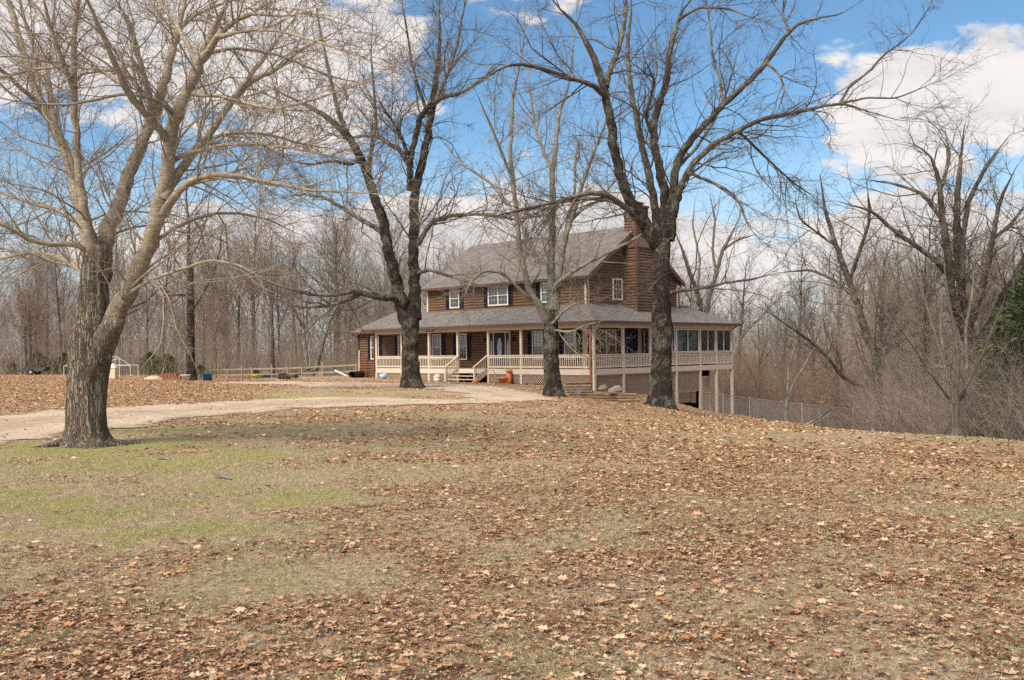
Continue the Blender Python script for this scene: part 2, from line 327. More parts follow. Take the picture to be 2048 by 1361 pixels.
# ================================================================ GROUND
RS = np.random.RandomState(7)
def vnoise(x, y, s, seed=0):
    """smooth value noise 0..1"""
    x = x / s + seed * 17.3; y = y / s + seed * 9.1; xi = np.floor(x).astype(int); yi = np.floor(y).astype(int); fx = x - xi; fy = y - yi
    fx = fx * fx * (3 - 2 * fx); fy = fy * fy * (3 - 2 * fy)
    def h(a, b): return np.modf(np.abs(np.sin(a * 127.1 + b * 311.7 + seed * 3.7) * 43758.5453))[0]
    return (h(xi, yi) * (1 - fx) + h(xi + 1, yi) * fx) * (1 - fy) + (h(xi, yi + 1) * (1 - fx) + h(xi + 1, yi + 1) * fx) * fy
def blob(x, y, px, py, rx, ry):
    c = gp(px, py); return np.exp(-((x - c[0]) / rx) ** 2 - ((y - c[1]) / ry) ** 2)
def moss_mask(x, y):
    m = np.maximum.reduce([blob(x, y, 150, 905, 3.2, 2.6), blob(x, y, 330, 925, 2.2, 1.8), .9 * blob(x, y, 130, 1000, 1.9, 2.2), blob(x, y, 60, 1060, 1.7, 1.4), .85 * blob(x, y, 330, 1060, 1.0, .9),
                           .45 * blob(x, y, 560, 1000, 1.2, 1.4), .3 * blob(x, y, 560, 1150, .9, .8), .5 * blob(x, y, 330, 862, 3, 1.5), .5 * blob(x, y, 650, 790, 7, 3), .45 * blob(x, y, 500, 782, 5, 4), .45 * blob(x, y, 800, 785, 4, 2)])
    return np.clip(m * 1.25 * (0.1 + 1.3 * np.clip((vnoise(x, y, .8, 1) * .65 + vnoise(x, y, .25, 2) * .35 - .25) * 2.2, 0, 1)), 0, 1)
def leaf_mask(x, y):
    right = 1 / (1 + np.exp(-(x - (-.06 * y - .1)) / (.08 * y + .2)))
    near = np.clip((9.5 - y) / 3.5, 0, 1)
    m = .20 + .34 * right + .34 * near * (1 - right) + .34 * np.clip((y - 12) / 8, 0, 1)
    m = m * (0.15 + 1.5 * vnoise(x, y, 1.9, 3)) * (.25 + 1.5 * vnoise(x, y, .5, 4))
    far_left = np.clip((y - 24) / 6, 0, 1) * np.clip((-.19 * y - x) / 4, 0, 1)
    m = np.maximum(m, far_left * 1.3)
    tr = (.5 * blob(x, y, 1900, 905, 5, 1.2)) + .6 * blob(x, y, 1480, 842, 4, 4)
    return np.clip(m + tr - .75 * moss_mask(x, y), 0, 1.5)
def sdf(poly, x, y):
    P = np.array(poly)[:, :2]; Q = np.roll(P, -1, 0); d = np.full(x.shape, 1e9); ins = np.zeros(x.shape, bool)
    for (ax, ay_), (bx, by) in zip(P, Q):
        ex, ey = bx - ax, by - ay_; t = np.clip(((x - ax) * ex + (y - ay_) * ey) / (ex * ex + ey * ey + 1e-9), 0, 1)
        d = np.minimum(d, np.hypot(x - ax - t * ex, y - ay_ - t * ey))
        ins ^= ((ay_ > y) != (by > y)) & (x < (bx - ax) * (y - ay_) / (by - ay_ + 1e-12) + ax)
    return np.where(ins, -d, d)
up = [(-500, 850), (-200, 838), (0, 830), (150, 820), (300, 812), (450, 804), (600, 797), (750, 796), (900, 799), (940, 795)]
lo = [(1095, 800), (1000, 806), (900, 810), (750, 813), (600, 818), (450, 829), (300, 846), (150, 868), (0, 890), (-200, 925), (-500, 990)]
PA = [gp(*p) for p in up + lo]
PB = [gp(*p) for p in [(860, 771), (930, 770), (985, 773), (1030, 782), (1085, 790), (1095, 801), (1000, 806), (930, 802), (915, 792), (880, 782)]]
PC = [gp(*p) for p in [(430, 766), (500, 764), (620, 765), (700, 766), (800, 768), (880, 770), (905, 780), (840, 778), (780, 775), (650, 774), (500, 769), (430, 769)]]
def drive_sdf(x, y): return np.minimum.reduce([sdf(PA, x, y), sdf(PB, x, y), sdf(PC, x, y)])
def grid_faces(nx, ny):
    i = np.arange(ny - 1)[:, None] * nx + np.arange(nx - 1)[None, :]; return np.stack([i, i + 1, i + nx + 1, i + nx], -1).reshape(-1, 4)
def fattr(me, name, v, dom='POINT'):
    a = me.attributes.new(name, 'FLOAT', dom); a.data.foreach_set('value', np.asarray(v, np.float32).ravel())
ys = np.concatenate([np.arange(-30, 3, 1.5), np.arange(3, 30, .14), np.arange(30, 90, .5), np.arange(90, 260, 3), [300, 400, 600, 1000, 1800]])
ss = np.concatenate([np.linspace(-3, -.62, 24), np.linspace(-.6, .6, 320), np.linspace(.62, 3, 24)])
X = ss[None, :] * (np.maximum(ys, 0)[:, None] * 1.0 + 14); Y = np.repeat(ys[:, None], len(ss), 1); Z = gz(X, Y)
Z = Z + 0.012 * (vnoise(X, Y, .35, 8) - .5) * (Y < 40)
me = mesh_np('ground', np.stack([X, Y, Z], -1).reshape(-1, 3), [grid_faces(len(ss), len(ys))])
fattr(me, 'moss', moss_mask(X, Y)); fattr(me, 'leafy', leaf_mask(X, Y))
def m_ground(q, b, co, o):
    mo = q.n('ShaderNodeAttribute', attribute_name='moss').outputs['Fac']; le = q.n('ShaderNodeAttribute', attribute_name='leafy').outputs['Fac']
    n1 = q.noise(co, 0.8, 5, 0.65); n2 = q.noise(co, 9, 8, 0.85); n3 = q.noise(q.mapv(co, (1, 1, 1)), 70, 4, 0.7)
    c = q.ramp(n2, [(0.32, (0.19, 0.125, 0.08)), (0.5, (0.44, 0.325, 0.215)), (0.68, (0.66, 0.53, 0.37))])
    c = q.mix(q.m('MULTIPLY', q.smooth(n1, 0.42, 0.66), 0.5), c, (0.27, 0.28, 0.12))
    lv = q.vor(co, 9.0); lc = q.ramp(q.n('ShaderNodeSeparateColor').outputs[0], [(0, 0), (1, 1)])
    sc_ = q.n('ShaderNodeSeparateColor'); q.put(sc_.inputs[0], lv.outputs['Color'])
    lcol = q.ramp(sc_.outputs[0], [(0, (0.10, 0.05, 0.03)), (0.35, (0.26, 0.135, 0.075)), (0.65, (0.42, 0.24, 0.135)), (1, (0.52, 0.33, 0.20))])
    c = q.mix(q.m('MULTIPLY', q.smooth(q.m('ADD', le, q.m('MULTIPLY', q.m('SUBTRACT', sc_.outputs[1], 0.5), 0.9)), 0.35, 0.75), 0.8), c, lcol)
    c = q.mix(q.smooth(q.m('ADD', mo, q.m('MULTIPLY', q.m('SUBTRACT', n2, 0.5), 1.0)), 0.3, 0.8), c, q.ramp(n3, [(0.3, (0.24, 0.215, 0.08)), (0.7, (0.44, 0.40, 0.15))]))
    c = q.mix(0.45, c, q.mix(1.0, c, q.ramp(n3, [(0.3, 0.45), (0.7, 1.5)]), 'MULTIPLY'))
    c = q.mix(0.5, c, q.mix(1.0, c, q.ramp(q.noise(co, 22, 3, .8), [(0.36, 0.35), (0.5, 1.0), (0.66, 1.6)]), 'MULTIPLY'))
    q.put(b.inputs['Base Color'], c)
    bump(q, b, q.m('ADD', q.m('MULTIPLY', n2, 1.0), q.m('MULTIPLY', n3, 0.5)), 0.9, 0.05)
mat('lawn', m_ground, 0.95, 0.1)
tag(link('ground', me, M['lawn']), kind='structure')
# the gravel drive: a sheet just above the ground, ragged at its edges
gx = np.arange(-46, 12, .2); gy = np.arange(15, 72, .2); GX, GY = np.meshgrid(gx, gy); SD = drive_sdf(GX, GY) + (vnoise(GX, GY, 1.6, 5) - .5) * 1.3 + (vnoise(GX, GY, .5, 6) - .5) * .5
ZZ = gz(GX, GY) + 0.02
F4 = grid_faces(len(gx), len(gy)); keep = (SD.ravel()[F4] < .35).all(1); F4 = F4[keep]
used, inv = np.unique(F4, return_inverse=True)
me = mesh_np('gravel_drive', np.stack([GX, GY, ZZ], -1).reshape(-1, 3)[used], [inv.reshape(-1, 4)])
fattr(me, 'edge', SD.ravel()[used]); DME = me
def m_gravel(q, b, co, o):
    e = q.n('ShaderNodeAttribute', attribute_name='edge').outputs['Fac']
    v = q.vor(co, 34); sc_ = q.n('ShaderNodeSeparateColor'); q.put(sc_.inputs[0], v.outputs['Color'])
    c = q.ramp(sc_.outputs[0], [(0, (0.28, 0.205, 0.14)), (0.4, (0.50, 0.395, 0.29)), (1, (0.68, 0.575, 0.45))])
    n = q.noise(co, 0.9, 6, 0.7)
    c = q.mix(q.m('MULTIPLY', q.smooth(n, 0.45, 0.68), 0.55), c, (0.36, 0.245, 0.155))
    c = q.mix(q.m('MULTIPLY', q.smooth(q.noise(co, 5, 5, 0.7), 0.56, 0.66), 0.5), c, (0.25, 0.16, 0.09))
    ctr = q.smooth(e, -1.35, -2.2); c = q.mix(q.m('MULTIPLY', q.m('MULTIPLY', ctr, q.smooth(q.noise(co, 2.2, 5, .7), .36, .56)), .7), c, (0.34, 0.235, 0.15))
    c = q.mix(q.m('MULTIPLY', q.smooth(e, -.9, .1), .5), c, (0.36, 0.25, 0.165))
    q.put(b.inputs['Base Color'], c); bump(q, b, v.outputs[0], 0.6, 0.02)
    al = q.smooth(q.m('ADD', e, q.m('MULTIPLY', q.m('SUBTRACT', q.noise(co, 3.5, 6, 0.75), 0.5), 2.6)), 0.22, -0.3)
    q.put(b.inputs['Alpha'], al)
mat('gravel', m_gravel, 0.95, 0.1)
tag(link('gravel_drive', me, M['gravel']), kind='structure')
# fallen leaves: lobed, curled oak and maple leaves
def leaf_proto(wv, off):
    t = np.array([0, .16, .32, .48, .64, .80, 1.0]); wv = np.array(wv); off = np.array(off)
    V2 = np.concatenate([np.stack([t - .5, 0 * t], -1), np.stack([t - .5 + off, wv], -1), np.stack([t - .5 + off * .6, -wv * .93], -1)]); f = []
    for i in range(6): f += [(i, i + 1, 7 + i + 1, 7 + i), (i, 14 + i, 14 + i + 1, i + 1)]
    return V2, np.array(f)
LPS = [leaf_proto([.015, .05, .25, .07, .27, .07, .01], [0, 0, .09, .0, .11, .02, 0]), leaf_proto([.02, .16, .30, .14, .34, .10, .01], [0, 0, .08, 0, .1, .02, 0]), leaf_proto([.01, .12, .20, .22, .19, .11, .01], [0, 0, 0, 0, 0, 0, 0]), leaf_proto([.02, .04, .17, .05, .20, .04, .01], [0, 0, .12, .0, .12, .05, 0])]
LV, LF = LPS[0]
def scatter_leaves(name, pts, size, rs, simple_=False, lift=1.0, bias=0.0, proto=0, raw=False):
    n = len(pts); V2, Fc = LPS[proto] if not simple_ else (np.array([(-.5, 0), (-.1, .3), (.5, .04), (.05, -.32)]), np.array([(0, 1, 2, 3)]))
    a = rs.rand(n) * 2 * np.pi; s = size * (0.35 + 1.0 * rs.rand(n) ** 1.4); cb_ = (rs.rand(n) - .25) * 1.6; cl = (rs.rand(n) - .4) * 1.5
    asp = .75 + .5 * rs.rand(n)
    x = V2[None, :, 0] * s[:, None]; y = V2[None, :, 1] * (s * asp)[:, None]
    z = cb_[:, None] * (V2[None, :, 1] ** 2) * s[:, None] * 2.2 + cl[:, None] * (V2[None, :, 0] ** 2) * s[:, None] * .6 + (V2[None, :, 0] * V2[None, :, 1]) * s[:, None] * (rs.rand(n, 1) - .5) * 1.6
    tl = (rs.rand(n) ** 3) * .9; c, s_ = np.cos(tl)[:, None], np.sin(tl)[:, None]; y, z = y * c - z * s_, y * s_ + z * c
    c, s_ = np.cos(a)[:, None], np.sin(a)[:, None]; x, y = x * c - y * s_, x * s_ + y * c
    z = z - z.min(1, keepdims=True) + .006 * lift + (.02 * rs.rand(n, 1)) * lift
    P = np.stack([x + pts[:, :1], y + pts[:, 1:2], z + pts[:, 2:3]], -1).reshape(-1, 3)
    Fa = (Fc[None] + (np.arange(n) * len(V2))[:, None, None]).reshape(-1, 4)
    r = np.clip(rs.rand(n) + bias, 0, 1)
    if raw: return P, Fa, np.repeat(r, len(Fc))
    me = mesh_np(name, P, [Fa])
    fattr(me, 'rnd', np.repeat(r, len(Fc)), 'FACE'); return me
def sample_area(n, y0, y1, half, rs, fn, p=2.0):
    y = (y0 ** p + (y1 ** p - y0 ** p) * rs.rand(n)) ** (1 / p); x = (rs.rand(n) * 2 - 1) * half * (y + 2)
    k = rs.rand(n) < fn(x, y); return x[k], y[k]
acc = []
for pr_, n_, sz_, y1_, lo_ in ((0, 62000, .066, 17, 0), (1, 22000, .058, 17, 0), (2, 45000, .042, 15, .25), (3, 60000, .064, 17, 0), (2, 170000, .024, 12, .6)):
    x, y = sample_area(n_, 3.3, y1_, .62, RS, lambda x, y: np.clip(leaf_mask(x, y) * 1.15 + lo_ * .3, 0, 1) * (1 - .5 * moss_mask(x, y)), 1.7)
    k = (drive_sdf(x, y) > 0) | (RS.rand(len(x)) < .1); x, y = x[k], y[k]; acc.append(scatter_leaves('l', np.stack([x, y, gz(x, y)], -1), sz_, RS, proto=pr_, raw=True))
off_ = np.cumsum([0] + [len(a[0]) for a in acc])
me = mesh_np('fallen_leaves', np.concatenate([a[0] for a in acc]), [np.concatenate([a[1] + o for a, o in zip(acc, off_)])]); fattr(me, 'rnd', np.concatenate([a[2] for a in acc]), 'FACE')
tag(link('fallen_leaves', me, M['dead_leaf']), 'curled brown and tan oak leaves scattered thickly over the lawn near the camera', 'fallen leaves', kind='stuff')
x, y = sample_area(330000, 14, 88, .62, RS, lambda x, y: leaf_mask(x, y) * (0.95 if True else 1), 1.5)
k = (drive_sdf(x, y) > -.2) | (RS.rand(len(x)) < .2)
hu = (x - HX) * U[0] + (y - HY) * U[1]; hv = (x - HX) * V[0] + (y - HY) * V[1]
k &= ~((hu > -.2) & (hu < 23.6) & (hv > -.2) & (hv < 15)); x, y = x[k], y[k]
tag(link('distant_leaf_litter', scatter_leaves('leaf_litter', np.stack([x, y, gz(x, y)], -1), .088, RS, True, .5, .0), M['litter_leaf']), 'orange brown leaf litter on the lawn beyond the big maple and across the drive', 'leaf litter', kind='stuff')
# grass blades
def blades(n, y0, y1, fn, h, wd, lo, hi, rs, clump=0):
    x, y = sample_area(n, y0, y1, .62, rs, fn, 1.6)
    if clump:
        x = np.repeat(x, clump) + rs.randn(len(x) * clump) * .035; y = np.repeat(y, clump) + rs.randn(len(y) * clump) * .035
    z = gz(x, y); n = len(x); a = rs.rand(n) * 2 * np.pi; L = h * (.4 + rs.rand(n)); ln = (.3 + 1.3 * rs.rand(n)) * L
    b = rs.rand(n) * 2 * np.pi; w = wd * (.6 + .8 * rs.rand(n)) * (1 + y / 14)
    p0 = np.stack([x - np.cos(b) * w, y - np.sin(b) * w, z - .005], -1); p1 = np.stack([x + np.cos(b) * w, y + np.sin(b) * w, z - .005], -1)
    p2 = np.stack([x + np.cos(a) * ln, y + np.sin(a) * ln, z + L * .75], -1)
    return np.stack([p0, p1, p2], 1).reshape(-1, 3), np.arange(n * 3).reshape(-1, 3), lo + (hi - lo) * rs.rand(n)
bl = [blades(330000, 3.3, 15, lambda x, y: 1 - .5 * moss_mask(x, y), .028, .0015, 0, .8, RS),
      blades(24000, 3.3, 26, lambda x, y: np.clip((vnoise(x, y, .9, 11) - .45) * 3, 0, 1) * (.3 + .7 * vnoise(x, y, .25, 12)), .035, .0016, .65, 1.0, RS, 12),
      blades(4500, 3.3, 22, lambda x, y: moss_mask(x, y), .02, .0015, .6, 1.0, RS, 12),
      blades(120000, 12, 30, lambda x, y: .8 * np.ones_like(x), .035, .002, 0, .85, RS)]
off = 0; Vs, Fs, Rr = [], [], []
for v_, f_, r_ in bl: Vs.append(v_); Fs.append(f_ + off); Rr.append(r_); off += len(v_)
me = mesh_np('grass', np.concatenate(Vs), [np.concatenate(Fs)]); fattr(me, 'rnd', np.concatenate(Rr), 'FACE')
tag(link('grass', me, M['grass_blade']), 'short straw coloured winter grass with a few green tufts', 'grass', kind='stuff')

# ================================================================ HOUSE (built in its own frame: x = u, y = v, z)
house = empty('log_house'); house.matrix_world = Matrix(((U[0], V[0], 0, HX), (U[1], V[1], 0, HY), (0, 0, 1, 0), (0, 0, 0, 1)))
tag(house, 'two storey brown log house with a cream wraparound porch and grey shingle roofs', 'house')
ZF, ZD0, ZR, ZB = -1.13, -1.43, -0.29, 1.18        # porch floor, fascia foot, handrail top, beam foot
ZE1, ZJ, ZE2, ZRG = 1.55, 2.64, 4.21, 7.53         # low eave, low roof junction, upper eave, ridge
D = 2.0; UL = 15.75; VR = 11.3; VM = 6.63; UW = 23.5; BAY = 2.7
def logs(name, a, b, z0, top, out, parent=house, pitch=.178, mt='log_siding'):
    """half-round log courses between plan points a and b (u,v); top: function t(0..1)->z limit or number; out: outward unit"""
    a = np.array(a, float); b = np.array(b, float); L = np.linalg.norm(b - a); d = (b - a) / L; out = np.array(out, float)
    mb = MB(); ztop = top if not callable(top) else max(top(t) for t in np.linspace(0, 1, 41)); k = 0
    prof = [(0.0, 0.0), (.035, .10), (.055, .3), (.062, .5), (.055, .72), (.035, .92), (0.0, 1.0)]
    z = z0
    while z < ztop - .01:
        z1 = min(z + pitch, ztop)
        if callable(top):
            ts = [t for t in np.linspace(0, 1, 161) if top(t) >= z + pitch * .5]
            if not ts: break
            t0, t1 = min(ts), max(ts)
        else: t0, t1 = 0, 1
        pa, pb = a + d * L * t0, a + d * L * t1
        for (o0, f0), (o1, f1) in zip(prof[:-1], prof[1:]):
            q = []
            for p, o_, f_ in ((pa, o0, f0), (pb, o0, f0), (pb, o1, f1), (pa, o1, f1)):
                q.append((p[0] + out[0] * o_, p[1] + out[1] * o_, z + (z1 - z) * f_))
            mb.poly(q)
        z = z1; k += 1
    # the board behind the logs
    pts = [(a[0], a[1], z0), (b[0], b[1], z0)]
    if callable(top):
        for t in np.linspace(1, 0, 21): p = a + d * L * t; pts.append((p[0], p[1], top(t)))
    else: pts += [(b[0], b[1], top), (a[0], a[1], top)]
    ins = -out * .06; mb.poly([(p[0] + ins[0], p[1] + ins[1], p[2]) for p in pts])
    return mb.build(name, M[mt], parent)
def rake(t):      # gable outline along v from D to VR
    v = D + (VR - D) * t; return ZE2 + .12 + (ZRG - ZE2) * (1 - abs(v - VM) / (VM - D + .4)) - .15
logs('upper_wall', (D, D), (UL, D), ZJ - .1, ZE2 + .1, (0, -1))
logs('gable_wall', (D, D), (D, VR), ZJ - .1, rake, (-1, 0))
logs('gable_wall', (UL, D), (UL, VR), ZJ - .1, rake, (1, 0))
logs('rear_wall', (D, VR), (UW, VR), ZF, ZE2 + .1, (0, 1), mt='log_siding')
logs('front_wall', (D, D), (UW, D), -1.93, ZB + .4, (0, -1))
logs('side_wall', (D, D), (D, 8.1), ZF, ZB + .4, (-1, 0))
logs('side_wall', (UW, D), (UW, VR), -2.2, ZB + .4, (1, 0))
logs('side_wall', (D, 8.1), (D, VR), ZF, ZB + .4, (-1, 0))
def ubox(name, mt, *boxes, parent=house, bevel=0):
    if name in ('pilaster', 'corner_board') and len(boxes) > 1:
        for b in boxes: ubox(name, mt, b, parent=parent, bevel=bevel)
        return
    m = MB()
    for b in boxes: m.box(*b)
    return m.build(name, M[mt], parent, bevel=bevel)
# foundation under the front and side walls
ubox('foundation', 'stone', (D + .05, UW - .05, D + .05, D + .25, -4.5, ZF), (D + .05, D + .25, D + .25, VR, -5.2, ZF))
ubox('upper_floor', 'shade_and_soil', (D + .1, UL - .1, D + .3, VR - .1, ZJ - .3, ZJ - .1), (D + 1.2, UL, D + 1.3, D + 1.35, ZJ, ZE2))
ubox('inner_wall', 'shade_and_soil', (D + .3, UW - .2, D + 1.6, D + 1.65, -1.9, ZB + .4), (D + 1.6, D + 1.65, D + 1.7, VR - .3, -1.1, ZE2))
# ---- roofs
def roof(name, polys, th=.14, edge=None, parent=house):
    """polys: planar outlines (lists of points); UVs follow the slope; thickness added below"""
    me = bpy.data.meshes.new(name); vs, fs = [], []
    for p in polys: n = len(vs); vs += [tuple(q) for q in p]; fs.append(tuple(range(n, n + len(p))))
    me.from_pydata(vs, [], fs); me.update()
    uv = me.uv_layers.new(name='UVMap')
    for f in me.polygons:
        nrm = f.normal if f.normal.z > 0 else -f.normal
        h = Vector((nrm.y, -nrm.x, 0)).normalized() if abs(nrm.z) < .999 else Vector((1, 0, 0)); s = nrm.cross(h)
        for li in f.loop_indices:
            c = me.vertices[me.loops[li].vertex_index].co; uv.data[li].uv = (c.dot(h), c.dot(s))
    o = link(name, me, M['shingle'], parent); md = o.modifiers.new('solid', 'SOLIDIFY'); md.thickness = th; md.offset = -1 if me.polygons[0].normal.z > 0 else 1
    return o
e = .42; re_ = .38
def zr(v): return ZE2 + (ZRG - ZE2) * (1 - abs(v - VM) / (VM - D + e))
roof('roof', [[(D - re_, D - e, ZE2), (D - re_, VM, ZRG), (UL + re_, VM, ZRG), (UL + re_, D - e, ZE2)], [(D - re_, VM, ZRG), (D - re_, VR + e, ZE2), (UL + re_, VR + e, ZE2), (UL + re_, VM, ZRG)]])
s1 = (ZJ - ZE1) / (D + e)
VE = 14.7 + .45; VC = VE - (D + e)
apx = (17.3, 3.6, ZE1 + s1 * 4.02)
roof('porch_roof', [[(-e, -e, ZE1), (20, -e, ZE1), apx, (UL, D, ZJ), (D, D, ZJ)],
                    [(-e, -e, ZE1), (D, D, ZJ), (D, VC, ZJ), (-e, VE, ZE1)],
                    [(20, -e, ZE1), (21.2, D - .4, ZE1 + .35), (18.6, 8.0, 3.1), apx],
                    [apx, (18.6, 8.0, 3.1), (UL, 8.0, 3.0), (UL, D, ZJ)],
                    [(D, VC, ZJ), (6, VC, ZJ), (6, VE, ZE1), (-e, VE, ZE1)],
                    [(D, VR, ZJ + .02), (D, VC, ZJ), (6, VC, ZJ), (6, VR, ZJ + .02)]], .12)
roof('wing_roof', [[(24, D - .42, 1.46), (24, 6.6, 3.3), (18.4, 6.6, 3.3), (18.4, D - .42, 1.46)], [(24, 6.6, 3.3), (24, 11.7, 1.46), (UL, 11.7, 1.46), (UL, 6.6, 3.3)]], .12)
# rake boards and fascias
for uu in (D - re_, UL + re_):
    for v0, v1 in ((D - e, VM), (VM, VR + e)):
        m = MB(); m.bar((uu, v0, zr(v0) - .14), (uu, v1, zr(v1) - .14), .05, .24); m.build('rake_board', M['brown_trim'], house)
ubox('soffit', 'brown_trim', (D - re_ + .03, UL + re_ - .03, D - e + .06, D - .07, ZE2 - .16, ZE2 - .1), (D - re_ + .03, UL + re_ - .03, VR + .07, VR + e - .06, ZE2 - .16, ZE2 - .1))
def gutter(pts, nm='gutter'):
    m = MB()
    for a, b in zip(pts[:-1], pts[1:]): m.bar(a, b, .12, .13)
    return m.build(nm, M['brown_trim'], house)
gutter([(D - .36, D - e - .05, ZE2 - .1), (UL + .36, D - e - .05, ZE2 - .1)]); gutter([(-e - .05, -e - .05, ZE1 - .1), (20, -e - .05, ZE1 - .1)]); gutter([(-e - .05, -e, ZE1 - .1), (-e - .05, VE, ZE1 - .1)])
gutter([(20.1, D - .47, 1.38), (24, D - .47, 1.38)]); gutter([(-e, VE + .05, ZE1 - .1), (6, VE + .05, ZE1 - .1)])
for pts, rr_, mt_ in (([(24 - .25, D - .45, 1.33), (UW - .12, D - .12, 1.05), (UW - .08, D - .1, -1.9)], .045, 'brown_trim'), ([(D - .15, D - .4, ZE2 - .16), (D - .12, D - .14, ZE2 - .5), (D - .12, D - .14, ZJ - .05)], .045, 'brown_trim'),
                      ([(D - .12, VR + .3, ZE2 - .2), (D - .12, VR + .08, ZE2 - .5), (D - .12, VR + .08, ZJ)], .045, 'brown_trim'), ([(-.05, -.25, ZE1 - .15), (.12, -.14, ZB + .1), (.12, -.14, -2.3)], .06, 'rust'), ([(-.3, 14.95, ZE1 - .15), (0, 14.8, ZB)], .04, 'brown_trim')):
    m = MB(); m.tube(pts, rr_); m.build('downspout', M[mt_], house)
# corner boards, band boards
ubox('corner_board', 'cream_paint', (D - .075, D + .14, D - .078, D - .05, ZJ - .02, ZE2 - .1), (D - .082, D - .06, D - .05, D + .1, ZJ - .02, ZE2 - .1), (UL - .05, UL + .08, D - .08, D - .05, ZJ, ZE2 - .1), (UL + .06, UL + .09, D - .05, D + .2, ZJ, ZE2 - .1), (D - .085, D - .06, VR - .1, VR + .05, ZJ, ZE2 - .1))
ubox('corner_board', 'brown_trim', (UW - .06, UW + .08, D - .085, D - .05, -2.0, 1.3), (19.08, 19.2, -.03, .1, -2.1, ZB + .2))
# ---- porch
PL = 7 * BAY; VS = [0, 2.7, 5.4, 8.1, 10.8, 12.75, 14.7]; US = [i * BAY for i in range(8)]
ubox('porch_floor', 'deck_board', (0, PL, 0, D - .08, ZF - .05, ZF), (0, D - .08, D - .08, 8.1, ZF - .05, ZF), (0, 6, 8.1, 14.7, ZF - .05, ZF))
ubox('porch_ceiling', 'tan_board', (0, PL, .1, D - .08, ZB + .22, ZB + .25), (.1, D - .08, D - .08, 8.1, ZB + .22, ZB + .25), (.1, 6, 8.1, 14.6, ZB + .22, ZB + .25))
ubox('porch_skirt', 'cream_paint', (-.05, PL + .05, -.055, -.005, ZD0, ZF + .01), (-.055, -.005, -.004, 14.76, ZD0, ZF + .01), (0, 6, 14.71, 14.76, ZD0, ZF + .01))
ubox('porch_beam', 'cream_paint', (-.04, PL + .1, -.065, .075, ZB, ZE1 - .08), (-.065, .075, .076, 14.76, ZB, ZE1 - .08), (.076, 6, 14.66, 14.76, ZB, ZE1 - .08), (PL - .04, PL + .1, .076, D - .08, ZB + .01, ZE1 - .08))
post = MB(); post.box(-.06, .06, -.06, .06, 0, ZB - ZF); PM = None
def post_at(u, v, w=.12, foot=None):
    m = MB(); m.box(u - w / 2, u + w / 2, v - w / 2, v + w / 2, ZF, ZB)
    if foot is not None: m.box(u - w / 2 - .01, u + w / 2 + .01, v - w / 2 - .01, v + w / 2 + .01, foot, ZD0)
    return m.build('porch_post', M['cream_paint'], house, bevel=.008)
def gu(u, v): p = H(u, v); return g1(p[0], p[1])
for i, u in enumerate(US): post_at(u, .02, .14, gu(u, 0) - .3)
for v in VS[1:]: post_at(.02, v, .14, gu(0, v) - .5)
for u in (3, 6): post_at(u, 14.6, .14, gu(u, 14.6) - .5)
# wall-side pilasters of the porch seen between the posts
ubox('pilaster', 'cream_paint', (1.96, 2.3, D - .11, D - .066, ZF, ZB + .2), (D - .11, D - .066, 5.2, 5.42, ZF, ZB + .2), (D - .11, D - .066, 6.8, 7.16, ZF, ZB + .2), (18.55, 18.7, D - .11, D - .066, ZF, ZB + .2), (15.4, 15.55, D - .11, D - .066, ZF, ZB + .2))
def railing(a, b):
    """one bay of handrail with its balusters"""
    a, b = np.array(a, float), np.array(b, float); L = np.linalg.norm(b - a); d = (b - a) / L; m = MB(); a2, b2 = a + d * .07, b - d * .07
    m.bar((*a2, ZR - .03), (*b2, ZR - .03), .11, .05); m.bar((*a2, ZR - .13), (*b2, ZR - .13), .045, .09); m.bar((*a2, ZF + .13), (*b2, ZF + .13), .045, .09)
    n = int(L / .155)
    for i in range(1, n):
        p = a + d * L * i / n; m.bar((*p, ZF + .1), (*p, ZR - .06), .042, .042, up=(d[0], d[1], 0))
    return m.build('railing', M['cream_paint'], house)
for i in range(7):
    if i != 3: railing((US[i], -.02), (US[i + 1], -.02))
for i in range(6): railing((-.02, VS[i]), (-.02, VS[i + 1]))
railing((0, 14.66), (3, 14.66)); railing((3, 14.66), (6, 14.66))
def lattice(p0, p1, zb0, zb1, zt, off):
    """diagonal slats clipped to a panel; p0,p1 plan points, zb0,zb1 bottom heights at both ends"""
    p0, p1 = np.array(p0, float), np.array(p1, float); L = np.linalg.norm(p1 - p0); d = (p1 - p0) / L; nrm = np.array([-d[1], d[0]]) * off; m = MB(); sp_ = .15; Hh = zt - min(zb0, zb1)
    for sg in (1, -1):
        k = -Hh
        while k < L + Hh:
            # line s = k + sg * h ... clip to 0..L, 0..Hh and above the sloping bottom
            pts = []
            for h in np.linspace(0, Hh, 24):
                s = k + h if sg > 0 else k + (Hh - h); z = zt - Hh + h
                if 0 <= s <= L and z >= zb0 + (zb1 - zb0) * s / L: pts.append((s, z))
            if len(pts) > 1:
                (s0, z0), (s1, z1) = pts[0], pts[-1]; o_ = .0 if sg > 0 else .008
                A_ = p0 + d * s0 + nrm * (1 + o_ / abs(off)) ; B_ = p0 + d * s1 + nrm * (1 + o_ / abs(off))
                m.bar((*A_, z0), (*B_, z1), .006, .036, up=(0, 0, 1) if False else tuple(np.cross([d[0], d[1], 0], [0, 0, 1])) if False else (0, 0, 1))
            k += sp_
    m.bar((*(p0 + nrm * .6), zt - .03), (*(p1 + nrm * .6), zt - .03), .02, .07)
    return m.build('lattice_panel', M['lattice_wood'], house)
for i in range(7):
    if i != 3: lattice((US[i] + .08, .0), (US[i + 1] - .08, .0), gu(US[i], 0) + .02, gu(US[i + 1], 0) + .02, ZD0 - .01, .02)
